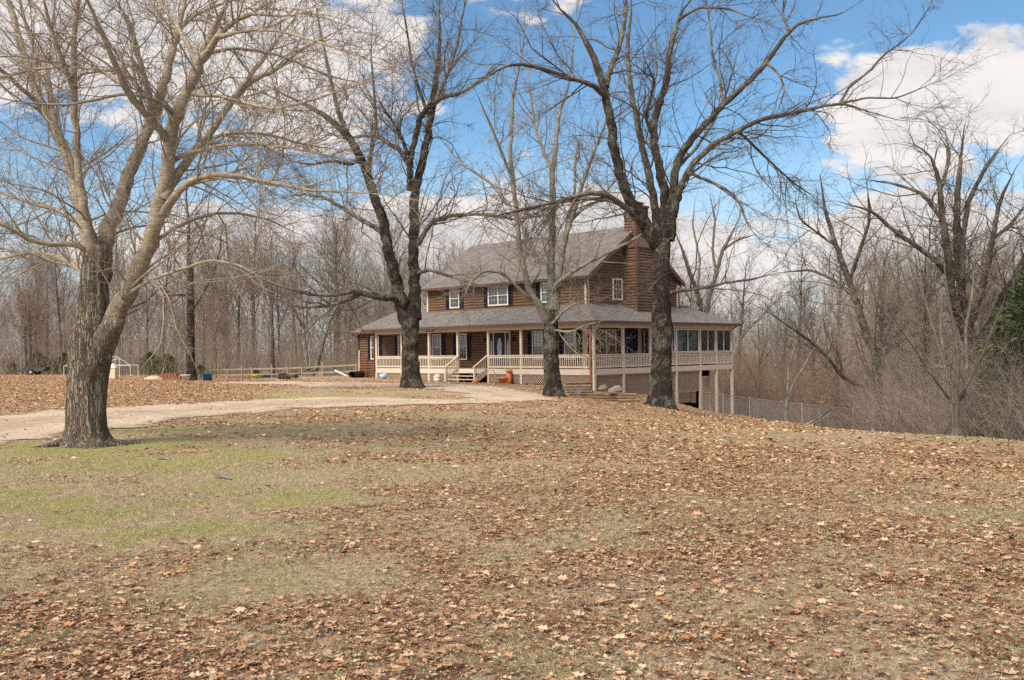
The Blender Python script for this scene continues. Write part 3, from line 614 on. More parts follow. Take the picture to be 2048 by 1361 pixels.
for i in range(3): lattice((.0, VS[i] + .08), (.0, VS[i + 1] - .08), gu(0, VS[i]) - .1, gu(0, VS[i + 1]) - .15, ZD0 - .01, -.02)
lattice((.0, 8.18), (.0, 10.72), -2.75, -2.75, ZD0 - .01, -.02)
# near-black sheets that stand in for the shade under the porch
ubox('crawl_space_shade', 'shade_and_soil', (.3, PL, .9, .95, -4, ZD0), (.9, .95, .95, 8.1, -5, ZD0))
# ---- windows: frame, pane, sashes, curtain; wall = 'f' (faces -v) or 's' (faces -u)
def window(wall, a, b, z0, z1, off=D, double=False, curtain=.55, trim='white_trim'):
    fr = MB()
    def bx(mb, p, q, y0, y1, c, d_):
        if wall == 'f': mb.box(p, q, off - y1, off - y0, c, d_)
        else: mb.box(off - y1, off - y0, p, q, c, d_)
    t = .09
    for (p, q, c, d_) in ((a, a + t, z0, z1), (b - t, b, z0, z1), (a + t, b - t, z1 - t, z1), (a + t, b - t, z0, z0 + t)): bx(fr, p, q, .02, .11, c, d_)
    o = fr.build('window', M[trim], house, bevel=.006)
    sh = MB(); mid = (z0 + z1) / 2; cells = [(a + t, b - t)] if not double else [(a + t, (a + b) / 2 - .04), ((a + b) / 2 + .04, b - t)]
    for p, q in cells:
        bx(sh, p, q, .066, .098, mid - .025, mid + .025)
        for zz0, zz1 in ((z0 + t, mid), (mid, z1 - t)):
            for k in (1, 2): bx(sh, p + (q - p) * k / 3 - .005, p + (q - p) * k / 3 + .005, .067, .083, zz0, zz1)
            bx(sh, p, q, .0675, .082, (zz0 + zz1) / 2 - .005, (zz0 + zz1) / 2 + .005)
    if double: bx(sh, (a + b) / 2 - .04, (a + b) / 2 + .04, .066, .1, z0 + t, z1 - t)
    sh.build('sash', M[trim], o)
    gl = MB(); bx(gl, a + t, b - t, .058, .064, z0 + t, z1 - t); gl.build('pane', M['window_glass'], o)
    if curtain:
        cu = MB(); bx(cu, a + t, b - t, .030, .036, z1 - t - (z1 - z0 - 2 * t) * curtain, z1 - t); cu.build('curtain', M['curtain'], o)
    bk = MB(); bx(bk, a + t, b - t, .010, .016, z0 + t, z1 - t); bk.build('room_shade', M['shade_and_soil'], o)  # near-black sheet behind the glass, painted as the shade of the room
    return o
def shutter(a, b, z0, z1, off=D):
    m = MB(); y0, y1 = off - .115, off - .062; t = .045
    m.box(a, a + t, y0, y1, z0, z1); m.box(b - t, b, y0, y1, z0, z1); zm = (z0 + z1) / 2
    for c, d_ in ((z0, z0 + .07), (z1 - .07, z1), (zm - .035, zm + .035)): m.box(a + t, b - t, y0, y1, c, d_)
    z = z0 + .09
    while z < z1 - .1:
        if abs(z - zm) > .06: m.bar((a + t, off - .09, z), (b - t, off - .09, z), .045, .012, up=(0, -.6, 1))
        z += .05
    m.box(a + t, b - t, off - .07, off - .064, z0 + .07, z1 - .07)
    return m.build('shutter', M['navy_paint'], house)
window('f', 12.61, 13.54, 2.8, 4.08); shutter(13.57, 13.9, 2.78, 4.05); shutter(12.25, 12.58, 2.78, 4.05)
window('f', 8.2, 9.97, 2.8, 4.1, double=True, curtain=.4); shutter(10.0, 10.32, 2.78, 4.05); shutter(7.84, 8.16, 2.78, 4.05)
window('f', 4.55, 5.5, 2.8, 4.08); shutter(5.54, 5.88, 2.78, 4.05); shutter(4.18, 4.52, 2.78, 4.05)
window('s', 4.36, 5.33, 2.9, 4.19, curtain=1.0)
window('f', 14.42, 15.3, -.6, 1.15); shutter(14.06, 14.39, -.6, 1.12)
window('f', 11.95, 12.85, -.6, 1.15); shutter(11.6, 11.92, -.6, 1.12); shutter(12.9, 13.24, -.6, 1.12)
window('f', 5.35, 6.25, -.6, 1.15); shutter(6.28, 6.6, -.6, 1.12); shutter(5.0, 5.32, -.6, 1.12)
window('f', 2.78, 3.7, -.6, 1.15, curtain=.3); shutter(2.42, 2.74, -.6, 1.12); shutter(3.73, 4.05, -.6, 1.12)
window('f', 21.05, 21.98, -.55, 1.15); shutter(22.0, 22.3, -.55, 1.15); shutter(20.72, 21.02, -.55, 1.12)
window('f', 18.05, 18.92, -.55, 1.12); shutter(18.95, 19.25, -.55, 1.12)
window('s', 3.6, 4.6, -.66, 1.15, curtain=.8); window('s', 7.45, 8.05, -.66, 1.15, curtain=0)
# navy double door in the side wall
sdoor = ubox('side_door', 'navy_paint', (D - .1, D - .064, 5.46, 6.76, ZF + .02, 1.15)); ubox('door_frame', 'brown_trim', (D - .12, D - .101, 5.44, 5.5, ZF, 1.18), (D - .12, D - .101, 6.72, 6.78, ZF, 1.18), (D - .12, D - .101, 6.09, 6.13, ZF, 1.18), parent=sdoor)
# front door with sidelights and oval glass
fd = MB()
for b in ((8.04, 8.14, 1.09), (9.82, 9.92, 1.09)): fd.box(b[0], b[1], D - .15, D - .062, ZF, b[2])
fd.box(8.04, 9.92, D - .152, D - .063, 1.09, 1.2); fd.box(8.42, 8.5, D - .13, D - .064, ZF, 1.09); fd.box(9.46, 9.54, D - .13, D - .064, ZF, 1.09)
fdo = fd.build('door_frame', M['white_trim'], house)
dr = ubox('front_door', 'navy_paint', (8.5, 9.46, D - .11, D - .066, ZF + .02, 1.09), (8.14, 8.42, D - .11, D - .066, ZF + .02, 1.09), (9.54, 9.82, D - .11, D - .066, ZF + .02, 1.09))
m = MB(); n0 = []
for cx_, rw, rh, zc in ((8.98, .2, .66, .12), (8.28, .075, .6, .05), (9.68, .075, .6, .05)):
    m.poly([(cx_ + rw * math.cos(t), D - .116, zc + rh * math.sin(t)) for t in np.linspace(0, 2 * math.pi, 28, endpoint=False)])
m.build('glass_panel', M['lead_glass'], dr)
m = MB(); m.tube([(9.38, D - .13, -.12), (9.38, D - .17, -.12)], .035); m.build('handle', M['galvanised'], dr)
# wall lamps
for uu in (7.72, 10.22):
    m = MB(); m.lathe([(.02, 0), (.07, .03), (.085, .2), (.10, .22), (.03, .32), (.0, .34)], (uu, D - .2, .5), 8); m.box(uu - .03, uu + .03, D - .2, D - .06, .78, .82); m.build('wall_lamp', M['black_plastic'], house)
m = MB()
for uu in (13.0, 12.75, 12.45):
    m.tube([(uu, -.5, ZE1 - .1), (uu + .05, -.56, ZE1 - .22), (uu + .12, -.62, ZE1 - .28)], [.03, .07, .09])
m.bar((12.35, -.5, ZE1 - .05), (13.1, -.5, ZE1 - .05), .03, .05); m.build('flood_lamp', M['black_plastic'], house)
# ---- chimney: log clad chase with sloping shoulders and a narrower stack
ch = MB(); c0, c1, dep = 5.6, 7.75, .95
logs('chimney', (D - dep, c0), (D - dep, c1), ZJ - .75, lambda t: 6.15 + 0 * t, (-1, 0)); logs('chimney', (D - dep, c0), (D, c0), ZJ - .75, 6.1, (0, -1)); logs('chimney', (D - dep, c1), (D, c1), ZJ - .75, 6.1, (0, 1))
s0, s1_ = 6.1, 7.2; sd_ = .55
logs('chimney_stack', (D - sd_, s0), (D - sd_, s1_), 6.1, 8.6, (-1, 0)); logs('chimney_stack', (D - sd_, s0), (D + .25, s0), 6.1, 8.6, (0, -1)); logs('chimney_stack', (D - sd_, s1_), (D + .25, s1_), 6.1, 8.6, (0, 1)); logs('chimney_stack', (D + .25, s0), (D + .25, s1_), 6.1, 8.6, (1, 0))
m = MB()
for (u_, v_, z0_, z1_) in ((D - dep - .03, c0 - .03, ZJ - .8, 6.15), (D - dep - .03, c1 + .03, ZJ - .8, 6.15), (D - sd_ - .03, s0 - .03, 6.1, 8.65), (D - sd_ - .03, s1_ + .03, 6.1, 8.65)):
    m.box(u_ - .07, u_ + .07, v_ - .07, v_ + .07, z0_, z1_)
m.build('corner_trim', M['brown_trim'], house)
m = MB()
A_ = [(D - dep - .1, c0 - .1, 6.13), (D + .0, c0 - .1, 6.13), (D + .0, s0, 6.75), (D - sd_, s0, 6.75)]; m.poly(A_)
A_ = [(D - dep - .1, c1 + .1, 6.13), (D - sd_, s1_, 6.75), (D, s1_, 6.75), (D, c1 + .1, 6.13)]; m.poly(A_)
m.poly([(D - dep - .1, c0 - .1, 6.13), (D - sd_, s0, 6.75), (D - sd_, s1_, 6.75), (D - dep - .1, c1 + .1, 6.13)])
m.box(D - dep - .12, D, c0 - .12, c1 + .12, 6.05, 6.128); m.build('chimney_shoulder', M['brown_trim'], house)
m = MB(); m.box(D - sd_ - .16, D + .4, s0 - .16, s1_ + .16, 8.6, 8.72); m.box(D - .5, D + .1, s0 + .2, s1_ - .2, 8.72, 8.88); m.box(D - .56, D + .16, s0 + .14, s1_ - .14, 8.88, 8.93); m.build('chimney_cap', M['brown_trim'], house)
# ---- screened room on the far side bays
for i in (2, 3, 4, 5):
    a, b = VS[i] + .09, VS[i + 1] - .09
    if i == 2: a = 7.3
    m = MB(); m.box(.0, .04, a, a + .06, ZR + .02, ZB - .02); m.box(.0, .04, b - .06, b, ZR + .02, ZB - .02); m.box(.0, .04, (a + b) / 2 - .025, (a + b) / 2 + .025, ZR + .02, ZB - .02)
    m.box(.0, .04, a + .06, b - .06, ZB - .08, ZB - .02); m.box(.0, .04, a + .06, b - .06, ZR + .02, ZR + .07); fr = m.build('screen_window', M['white_trim'], house)
    m = MB(); m.box(.045, .05, a, b, ZF + .1, ZB - .02); m.build('pane', M['window_glass'], fr)
    m = MB(); m.box(.06, .064, a, b, ZF + .1, ZB - .02); m.build('screen', M['insect_screen'], fr)
for a, b in ((.1, 2.95), (3.05, 5.95)):
    m = MB(); m.box(a, b, 14.6, 14.64, ZR + .02, ZR + .08); m.box(a, b, 14.6, 14.64, ZB - .08, ZB - .02); m.box((a + b) / 2 - .03, (a + b) / 2 + .03, 14.6, 14.64, ZR + .08, ZB - .08); fr = m.build('screen_window', M['white_trim'], house)
    m = MB(); m.box(a, b, 14.61, 14.614, ZR + .08, ZB - .08); m.build('screen', M['insect_screen'], fr)
logs('inner_room_wall', (6, 8.1), (6, 14.7), ZF, ZB + .2, (-1, 0))
ubox('inner_room_wall', 'log_siding', (D + .2, 6, 8.15, 8.2, ZF, ZB + .2))
# ---- front steps
st = MB(); sa, sb = 8.3, 10.65
for k, zz in enumerate((-1.33, -1.53, -1.73)):
    st.box(sa, sb, -.1 - .32 * (k + 1), -.1 - .32 * k, zz - .04, zz)
    for uu in (sa, (sa + sb) / 2, sb - .06): st.box(uu, uu + .06, -.12 - .32 * k, -.08 - .32 * k, zz - .2, zz - .04)
st.box(sa, sb, -1.2, -.98, -1.98, -1.93); ob = st.build('steps', M['cream_paint'], house)
for uu in (8.2, 10.75):
    m = MB(); m.box(uu - .05, uu + .05, -1.16, -1.06, -2.05, -1.05); m.bar((uu, -1.2, -1.02), (uu, .0, ZR - .02), .12, .05); m.bar((uu, -1.1, -1.75), (uu, -.02, -1.12), .05, .1)
    for k in range(1, 7):
        t = k / 7; v_ = -1.1 + 1.08 * t; m.bar((uu, v_, -1.75 + .63 * t), (uu, v_, -1.05 + .7 * t), .04, .04, up=(0, 1, 0))
    m.build('stair_rail', M['cream_paint'], house)
    m = MB(); m.bar((uu, -1.25, -2.0), (uu, -.05, -1.3), .05, .25); m.build('stringer', M['cream_paint'], house)
# ---- below the deck at the rear: tan door panel, pickets, boxed duct
ubox('cellar_door', 'tan_board', (.6, .66, 11.95, 12.85, -4.8, -1.9)); ubox('cellar_door_frame', 'white_trim', (.57, .6, 11.88, 11.96, -4.8, -1.85), (.57, .6, 12.84, 12.92, -4.8, -1.85), (.57, .6, 11.96, 12.84, -1.93, -1.85))
m = MB()
for k in range(13):
    v_ = 13.0 + k * .17; m.box(.45, .48, v_, v_ + .13, -4.8, -3.3)
m.box(.48, .5, 13.0, 15.2, -3.6, -3.5); m.build('picket_panel', M['deck_board'], house)
ubox('boxed_duct', 'tan_board', (1.0, 1.6, 9.5, 11.7, -3.5, -2.75), parent=house); ubox('duct_end', 'tan_board', (.93, .998, 11.2, 11.75, -3.56, -2.72))
ubox('cellar_shade', 'shade_and_soil', (1.9, 1.95, 8.1, 12.85, -5, -1.5), (.66, 1.9, 12.87, 12.92, -5, -1.5))  # dark backing: the shade of the under-deck opening put into its colour
ubox('floor_joists', 'lattice_wood', *[(.1, 5.9, v_, v_ + .05, ZD0 + .02, ZF - .06) for v_ in np.arange(8.3, 14.6, .5)])

# ================================================================ TREES
def frames(P):
    T = np.gradient(P, axis=1); T /= np.linalg.norm(T, axis=2, keepdims=True) + 1e-9
    av = P[:, -1] - P[:, 0]; ref = np.where(np.abs(av[:, 2:3]) > .75 * np.linalg.norm(av, axis=1, keepdims=True), np.array([[1., .13, 0]]), np.array([[0, 0, 1.]]))
    n1 = np.cross(T, ref[:, None, :]); n1 /= np.linalg.norm(n1, axis=2, keepdims=True) + 1e-9; return T, n1, np.cross(T, n1)
RMAP = {}; KEEP = []
def tube_mesh(P, R, k, mod=None):
    N, m, _ = P.shape; T, n1, n2 = frames(P); a = np.arange(k) * 2 * np.pi / k; RR = R[:, :, None] * np.ones(k)
    if mod is not None: RR = RR * mod(P, a)
    Vt = P[:, :, None, :] + RR[..., None] * (np.cos(a)[None, None, :, None] * n1[:, :, None, :] + np.sin(a)[None, None, :, None] * n2[:, :, None, :])
    i = np.arange(m - 1)[:, None]; j = np.arange(k)[None]; j2 = (j + 1) % k
    f = np.stack([i * k + j, i * k + j2, (i + 1) * k + j2, (i + 1) * k + j], -1).reshape(-1, 4)
    Vt = Vt.reshape(-1, 3); RMAP[id(Vt)] = np.repeat(R.reshape(-1), k); KEEP.append(Vt); return Vt, (f[None] + (np.arange(N) * m * k)[:, None, None]).reshape(-1, 4)
def join(parts):
    off = 0; Vs, Fs = [], []
    for v, f in parts: Vs.append(v); Fs.append(f + off); off += len(v)
    return np.concatenate(Vs), np.concatenate(Fs)
def radattr(me, parts):
    fattr(me, 'rad', np.concatenate([RMAP[id(p[0])] for p in parts]))
def resample(pts, k):
    pts = np.asarray(pts, float); s = np.concatenate([[0], np.cumsum(np.linalg.norm(np.diff(pts[:, :3], axis=0), axis=1))]); t = np.linspace(0, s[-1], k)
    # Catmull-like smoothing by interpolating then relaxing
    q = np.stack([np.interp(t, s, pts[:, c]) for c in range(pts.shape[1])], 1)
    for _ in range(2): q[1:-1, :3] = .25 * q[:-2, :3] + .5 * q[1:-1, :3] + .25 * q[2:, :3]
    return q, s[-1]
def sprout(P, R, dens, rs, k=6, lo=.15, hi=1.0, lr=(.25, .6), ang=(30, 65), rr=.5, wander=.18, up=.10, lmin=.2, lmax=9, rmin=.003, side=0.0, tip=True, Labs=None):
    """children of every polyline in P; dens per metre"""
    seg = np.linalg.norm(np.diff(P, axis=1), axis=2); L = seg.sum(1); n = int(dens * L.sum())
    if n < 1: return np.zeros((0, k, 3)), np.zeros((0, k))
    par = rs.choice(len(P), n, p=L / L.sum()); t = lo + (hi - lo) * rs.rand(n)
    if tip: par = np.concatenate([par, np.arange(len(P))]); t = np.concatenate([t, np.full(len(P), .985)]); n = len(par)
    m = P.shape[1]; f = t * (m - 1); i = np.minimum(f.astype(int), m - 2); fr = (f - i)[:, None]
    p0 = P[par, i] * (1 - fr) + P[par, i + 1] * fr; r0 = R[par, i] * (1 - fr[:, 0]) + R[par, i + 1] * fr[:, 0]
    T = P[par, i + 1] - P[par, i]; T /= np.linalg.norm(T, axis=1, keepdims=True) + 1e-9
    q = rs.randn(n, 3); q[:, 2] = q[:, 2] * (1 - side) + up * 1.2; q -= (q * T).sum(1, keepdims=True) * T; q /= np.linalg.norm(q, axis=1, keepdims=True) + 1e-9
    a = np.radians(ang[0] + (ang[1] - ang[0]) * rs.rand(n)); a = np.where(t > .98, a * .25, a)[:, None]
    d = T * np.cos(a) + q * np.sin(a)
    Lc = (L[par] if Labs is None else Labs) * (lr[0] + (lr[1] - lr[0]) * rs.rand(n)) * (1.15 - .6 * t); Lc = np.clip(Lc, lmin, lmax)
    rc = np.maximum(r0 * rr * (.6 + .5 * rs.rand(n)), rmin); rc = np.minimum(rc, np.maximum(Lc * .0095, rmin)); rc = np.minimum(rc, r0 * .9 + .001)
    Q = np.empty((n, k, 3)); Q[:, 0] = p0; curv = rs.randn(n, 3) * wander * .6
    for j in range(1, k):
        d = d + curv / k + rs.randn(n, 3) * wander / math.sqrt(k) + np.array([0, 0, up / k]); d /= np.linalg.norm(d, axis=1, keepdims=True)
        Q[:, j] = Q[:, j - 1] + d * (Lc / (k - 1))[:, None]
    Rr = rc[:, None] * np.linspace(1, .25, k)[None, :]; return Q, Rr
def hero(name, label, base, dist, traces, mb, ml, mt, seed, tm, trunk, group=None, twig_r=.004, l1=(.9, (.8, 3.2)), l2=3.0, l3=5.0, flare=1.7, furrow=.06, leafs=0, buds=0, roots=0, burl=None, lw=1.0, tw=1.0):
    """traces: list of (photo points with widths, depth drift). The limbs stand at real depths round the trunk."""
    rs = np.random.RandomState(seed); d0 = dist
    def lift(pts, dz, start=None):
        out = []; n = len(pts)
        for i, (x, y, w) in enumerate(pts):
            d = start + (dz) * i / max(1, n - 1); p = at(x, y, d); out.append([*p, w / 2 * d / F])
        return np.array(out)
    b3 = at(*base, d0); b3[2] = g1(b3[0], b3[1]) if abs(g1(b3[0], b3[1]) - b3[2]) < .5 else b3[2]
    root = empty(name, b3); tag(root, label, 'tree', group)
    limbs = []; pix = []
    tr = lift(trunk, 0, d0); tr[:, 3] *= tw; tr[0, 2] = b3[2] - .12
    limbs.append(tr); pix.append(np.array([(x, y) for x, y, w in trunk]))
    for pts, dz in traces:
        best = None
        for L_, px in zip(limbs, pix):
            dd = np.hypot(px[:, 0] - pts[0][0], px[:, 1] - pts[0][1]); j = dd.argmin()
            if best is None or dd[j] < best[0]: best = (dd[j], L_[j, 1])
        l = lift(pts, dz, best[1]); limbs.append(l); pix.append(np.array([(x, y) for x, y, w in pts]))
    big, Ps, Rs = [], [], []
    for i, l in enumerate(limbs):
        ln = np.linalg.norm(np.diff(l[:, :3], axis=0), axis=1).sum(); k = 70 if i == 0 else int(np.clip(ln / .14, 10, 60)); q, _ = resample(l, k)
        w = rs.randn(k, 3) * q[:, 3:4] * .10; q[:, 3] *= np.where(np.arange(k) < k * .12, 1 - (1 - .86 * lw) * np.arange(k) / (k * .12), .86 * lw) if i else 1; w[0] = 0
        if i: q[:, :3] += w
        P = q[None, :, :3] - b3; R = q[None, :, 3].copy()
        if i: R[0, -max(3, k // 4):] *= np.linspace(1, .35, max(3, k // 4))
        if i == 0:
            h = P[0, :, 2] + .12
            def mod(P, a, h=h):
                f = 1 + (flare - 1) * np.exp(-np.maximum(h, 0) / (.10 + .2 * tm))[:, None] * (.85 + .3 * np.sin(a * 5 + 1.3))[None]
                fu = 1 + furrow * (np.sin(a * 9 + 2.0 * np.sin(h * 1.7)[:, None]) * .5 + np.sin(a * 17 + 3 * np.sin(h * 2.9 + 1)[:, None]) * .35) + .03 * np.sin(h * 7)[:, None] * np.sin(a * 3)
                return (f * fu)[None]
            big.append((tube_mesh(P, R, 44, mod), mb))
        else:
            thick = R.max() > .05 * tm; kk = 14 if thick else 8
            def mod2(P, a, s=rs.rand() * 9): return (1 + .07 * np.sin(np.arange(P.shape[1]) * .9 + s)[:, None] * np.sin(a * 3 + s) + .05 * np.sin(np.arange(P.shape[1]) * 2.3)[:, None] + 0 * a)[None]
            big.append((tube_mesh(P, R, kk, mod2), ml))
            q16, _ = resample(np.concatenate([P[0], R[0][:, None]], 1), 16); Ps.append(q16[:, :3]); Rs.append(q16[:, 3])
    tb = [big[0][0]]; v, f = join(tb); me = mesh_np('trunk', v, [f]); radattr(me, tb); link('trunk', me, M[mb], root)
    rest = [b for b, m_ in big[1:]]
    P0 = np.array(Ps); R0 = np.array(Rs)
    P1, R1 = sprout(P0, R0, l1[0], rs, 9, .12, 1, (.5, 1.0), (25, 65), .55, .52, .12, l1[1][0], l1[1][1], twig_r * 1.6, Labs=l1[1][1] * .9)
    P2, R2 = sprout(P1, R1, l2, rs, 6, .1, 1, (.22, .55), (25, 70), .6, .45, .10, .25, 1.6 * max(1, tm * .8), twig_r)
    P3, R3 = sprout(P2, R2, l3, rs, 4, .1, 1, (.3, .7), (30, 75), .7, .4, .05, .12, .7 * max(1, tm * .7), twig_r * .75)
    rest.append(tube_mesh(P1, R1, 5)); v, f = join(rest); me = mesh_np('branches', v, [f]); radattr(me, rest); link('branches', me, M[ml], root)
    tw = [tube_mesh(P2, R2, 4), tube_mesh(P3, R3, 3)]
    v, f = join(tw); link('crown', mesh_np('crown', v, [f]), M[mt], root)
    if burl:
        bp = at(*burl[:3]) - b3; n_ = 16; th = np.linspace(0, np.pi, 9); ph = np.linspace(0, 2 * np.pi, n_, endpoint=False); rr_ = burl[3] * (1 + .18 * np.sin(ph[None] * 3 + th[:, None] * 4) + .08 * np.sin(ph[None] * 7)); bv = np.stack([rr_ * np.sin(th)[:, None] * np.cos(ph), .8 * rr_ * np.sin(th)[:, None] * np.sin(ph), .75 * rr_ * np.cos(th)[:, None] + 0 * ph], -1).reshape(-1, 3) + bp
        me = mesh_np('burl', bv, [grid_faces(n_, 9)]); fattr(me, 'rad', np.full(len(bv), .4)); link('burl', me, M[mb], root)
    if leafs:
        pk = rs.choice(len(P3), leafs); pts = P3[pk, -1]
        if leafs < 3000: c = pts[rs.choice(len(pts), max(3, leafs // 25))]; pts = c[rs.choice(len(c), leafs)] + rs.randn(leafs, 3) * .16
        me = scatter_leaves('dead_leaves', pts - [0, 0, .05], .14, rs, False); link('dead_leaves', me, M['orange_leaf'], root)
    if roots:
        parts = []
        for a_, L_, r_ in roots:
            t = np.linspace(0, 1, 14); x = np.cos(a_ + .5 * np.sin(t * 3)) * (.22 + L_ * t); y = np.sin(a_ + .5 * np.sin(t * 3)) * (.22 + L_ * t)
            z = gz(b3[0] + x, b3[1] + y) - b3[2] + (.16 * (1 - t) ** 3 - .05 * t - .02); parts.append(tube_mesh(np.stack([x, y, z], -1)[None], (r_ * (1 - .8 * t))[None], 8))
        v, f = join(parts); me = mesh_np('root', v, [f]); fattr(me, 'rad', np.full(len(v), .4)); link('roots', me, M[mb], root)
    return root
tm_split = [0]
# --- tree A: the big maple at the left
A_tr = [
 ([(196, 722, 44), (205, 700, 52), (220, 660, 54), (243, 610, 48), (266, 560, 46), (290, 512, 43), (310, 450, 38), (331, 368, 36), (338, 294, 34), (345, 250, 32), (368, 202, 30), (390, 154, 28), (404, 110, 26), (426, 62, 22), (448, 22, 18), (463, -20, 14), (480, -90, 8)], -1.6),
 ([(190, 560, 50), (187, 520, 44), (174, 450, 36), (158, 404, 32), (147, 349, 29), (136, 312, 27), (110, 257, 25), (85, 213, 23), (62, 158, 20), (40, 85, 18), (22, 22, 15), (7, -20, 13), (-20, -90, 7)], 1.2),
 ([(192, 540, 34), (180, 480, 28), (165, 415, 23), (156, 331, 19), (151, 257, 18), (147, 184, 17), (147, 110, 15), (149, 55, 13), (158, 0, 11), (168, -80, 6)], -.8),
 ([(196, 560, 48), (202, 520, 46), (212, 470, 43), (235, 415, 38), (257, 349, 34), (283, 287, 30), (305, 235, 28), (323, 184, 26), (338, 129, 22), (353, 66, 18), (371, 0, 14), (385, -80, 7)], 1.6),
 ([(131, 310, 14), (103, 220, 13), (99, 165, 12), (85, 121, 11), (62, 85, 10), (51, 48, 8), (40, 0, 7), (30, -60, 4)], 1.2),
 ([(149, 200, 13), (138, 150, 13), (125, 121, 12), (107, 73, 10), (92, 26, 9), (86, -20, 7)], -1),
 ([(305, 240, 17), (301, 206, 17), (290, 158, 15), (272, 103, 14), (261, 48, 12), (243, 18, 9), (224, -10, 7)], -1),
 ([(335, 280, 20), (327, 268, 20), (298, 235, 20), (268, 202, 19), (246, 169, 17), (228, 121, 15), (206, 70, 13), (180, 18, 11), (165, -30, 8)], -2.2),
 ([(404, 118, 20), (415, 107, 20), (434, 73, 17), (470, 40, 13), (507, 26, 10), (551, 33, 7), (600, 30, 4)], -1.5),
 ([(390, 150, 15), (392, 121, 15), (371, 81, 13), (349, 44, 11), (323, 10, 9), (300, -25, 7)], 1.2),
 ([(325, 400, 27), (353, 349, 25), (390, 301, 22), (423, 265, 20), (459, 209, 17), (492, 162, 14), (529, 114, 11), (562, 70, 9), (588, 37, 7), (620, -10, 4)], 1.6),
 ([(459, 209, 14), (478, 184, 14), (515, 154, 12), (551, 143, 10), (595, 103, 8), (640, 80, 6), (700, 50, 3)], 1.5),
 ([(325, 430, 20), (349, 392, 20), (368, 371, 18), (404, 353, 16), (441, 349, 14), (489, 353, 12), (551, 368, 10), (625, 382, 8), (700, 384, 6), (790, 392, 3)], -2.2),
 ([(335, 330, 12), (353, 316, 12), (390, 305, 11), (441, 290, 10), (496, 287, 9), (570, 294, 7), (661, 312, 5), (740, 335, 3)], -1.5),
 ([(385, 185, 12), (397, 191, 12), (441, 191, 10), (489, 206, 9), (544, 220, 8), (606, 206, 7), (698, 176, 5), (780, 150, 3)], -2.5),
 ([(390, 300, 10), (404, 287, 10), (441, 270, 9), (496, 265, 8), (551, 272, 7), (606, 290, 6), (680, 300, 3)], 2.2),
 ([(187, 525, 16), (170, 498, 15), (154, 487, 14), (110, 492, 13), (73, 487, 12), (44, 474, 11), (22, 456, 9), (-20, 440, 8), (-90, 430, 5)], -1.5),
 ([(165, 455, 13), (140, 432, 12), (110, 418, 11), (75, 412, 10), (44, 400, 9), (0, 385, 8), (-60, 350, 5)], 1.5),
 ([(265, 190, 11), (235, 162, 10), (198, 140, 9), (147, 134, 8), (92, 136, 7), (44, 145, 6), (0, 158, 5), (-60, 170, 3)], 2),
 ([(345, 228, 12), (340, 218, 12), (312, 198, 10), (257, 187, 9), (206, 195, 8), (154, 209, 7), (110, 211, 6), (55, 206, 5), (0, 198, 4), (-60, 180, 2)], -2.5),
 ([(90, 215, 13), (48, 184, 12), (20, 155, 11), (-10, 130, 9), (-60, 90, 6)], -1.2),
 ([(180, 575, 15), (150, 530, 12), (110, 512, 10), (60, 505, 9), (10, 515, 7), (-50, 530, 5)], 2),
 ([(300, 490, 11), (350, 455, 10), (410, 430, 9), (470, 425, 7), (540, 440, 5), (600, 470, 3)], 2.2),
 ([(240, 600, 11), (300, 560, 9), (360, 540, 8), (420, 520, 6), (480, 530, 4), (530, 560, 2)], -2.2),
 ([(352, 66, 11), (390, 30, 9), (450, 5, 7), (520, -10, 5)], 2),
 ([(434, 75, 12), (500, 60, 9), (560, 62, 7), (640, 85, 5), (760, 130, 3)], -2.6),
 ([(404, 110, 11), (470, 95, 9), (560, 110, 7), (650, 150, 5), (730, 170, 3)], 2.4)]
hero('maple_tree', 'largest tree, thick furrowed trunk dividing low into many smooth tan limbs beside the gravel drive', (174, 892), 17.0, A_tr, 'bark_maple', 'bark_maple', 'twig_tan', 11, .45,
     [(173, 900, 84), (172, 870, 77), (172, 830, 74), (174, 780, 74), (178, 730, 80), (183, 690, 84), (186, 660, 76), (187, 630, 62), (188, 600, 58), (189, 560, 52), (192, 520, 48), (196, 490, 40)], twig_r=.0045, l1=(5.0, (.9, 2.9)), l2=4.6, l3=6.5, furrow=.08, flare=1.75, lw=.88, tw=.97,
     roots=[(-2.9, 1.2, .09), (-.5, .9, .08), (-1.7, .5, .08), (-.12, 1.5, .07), (-2.3, .5, .08), (2.8, .8, .08), (-1.1, .5, .08)])
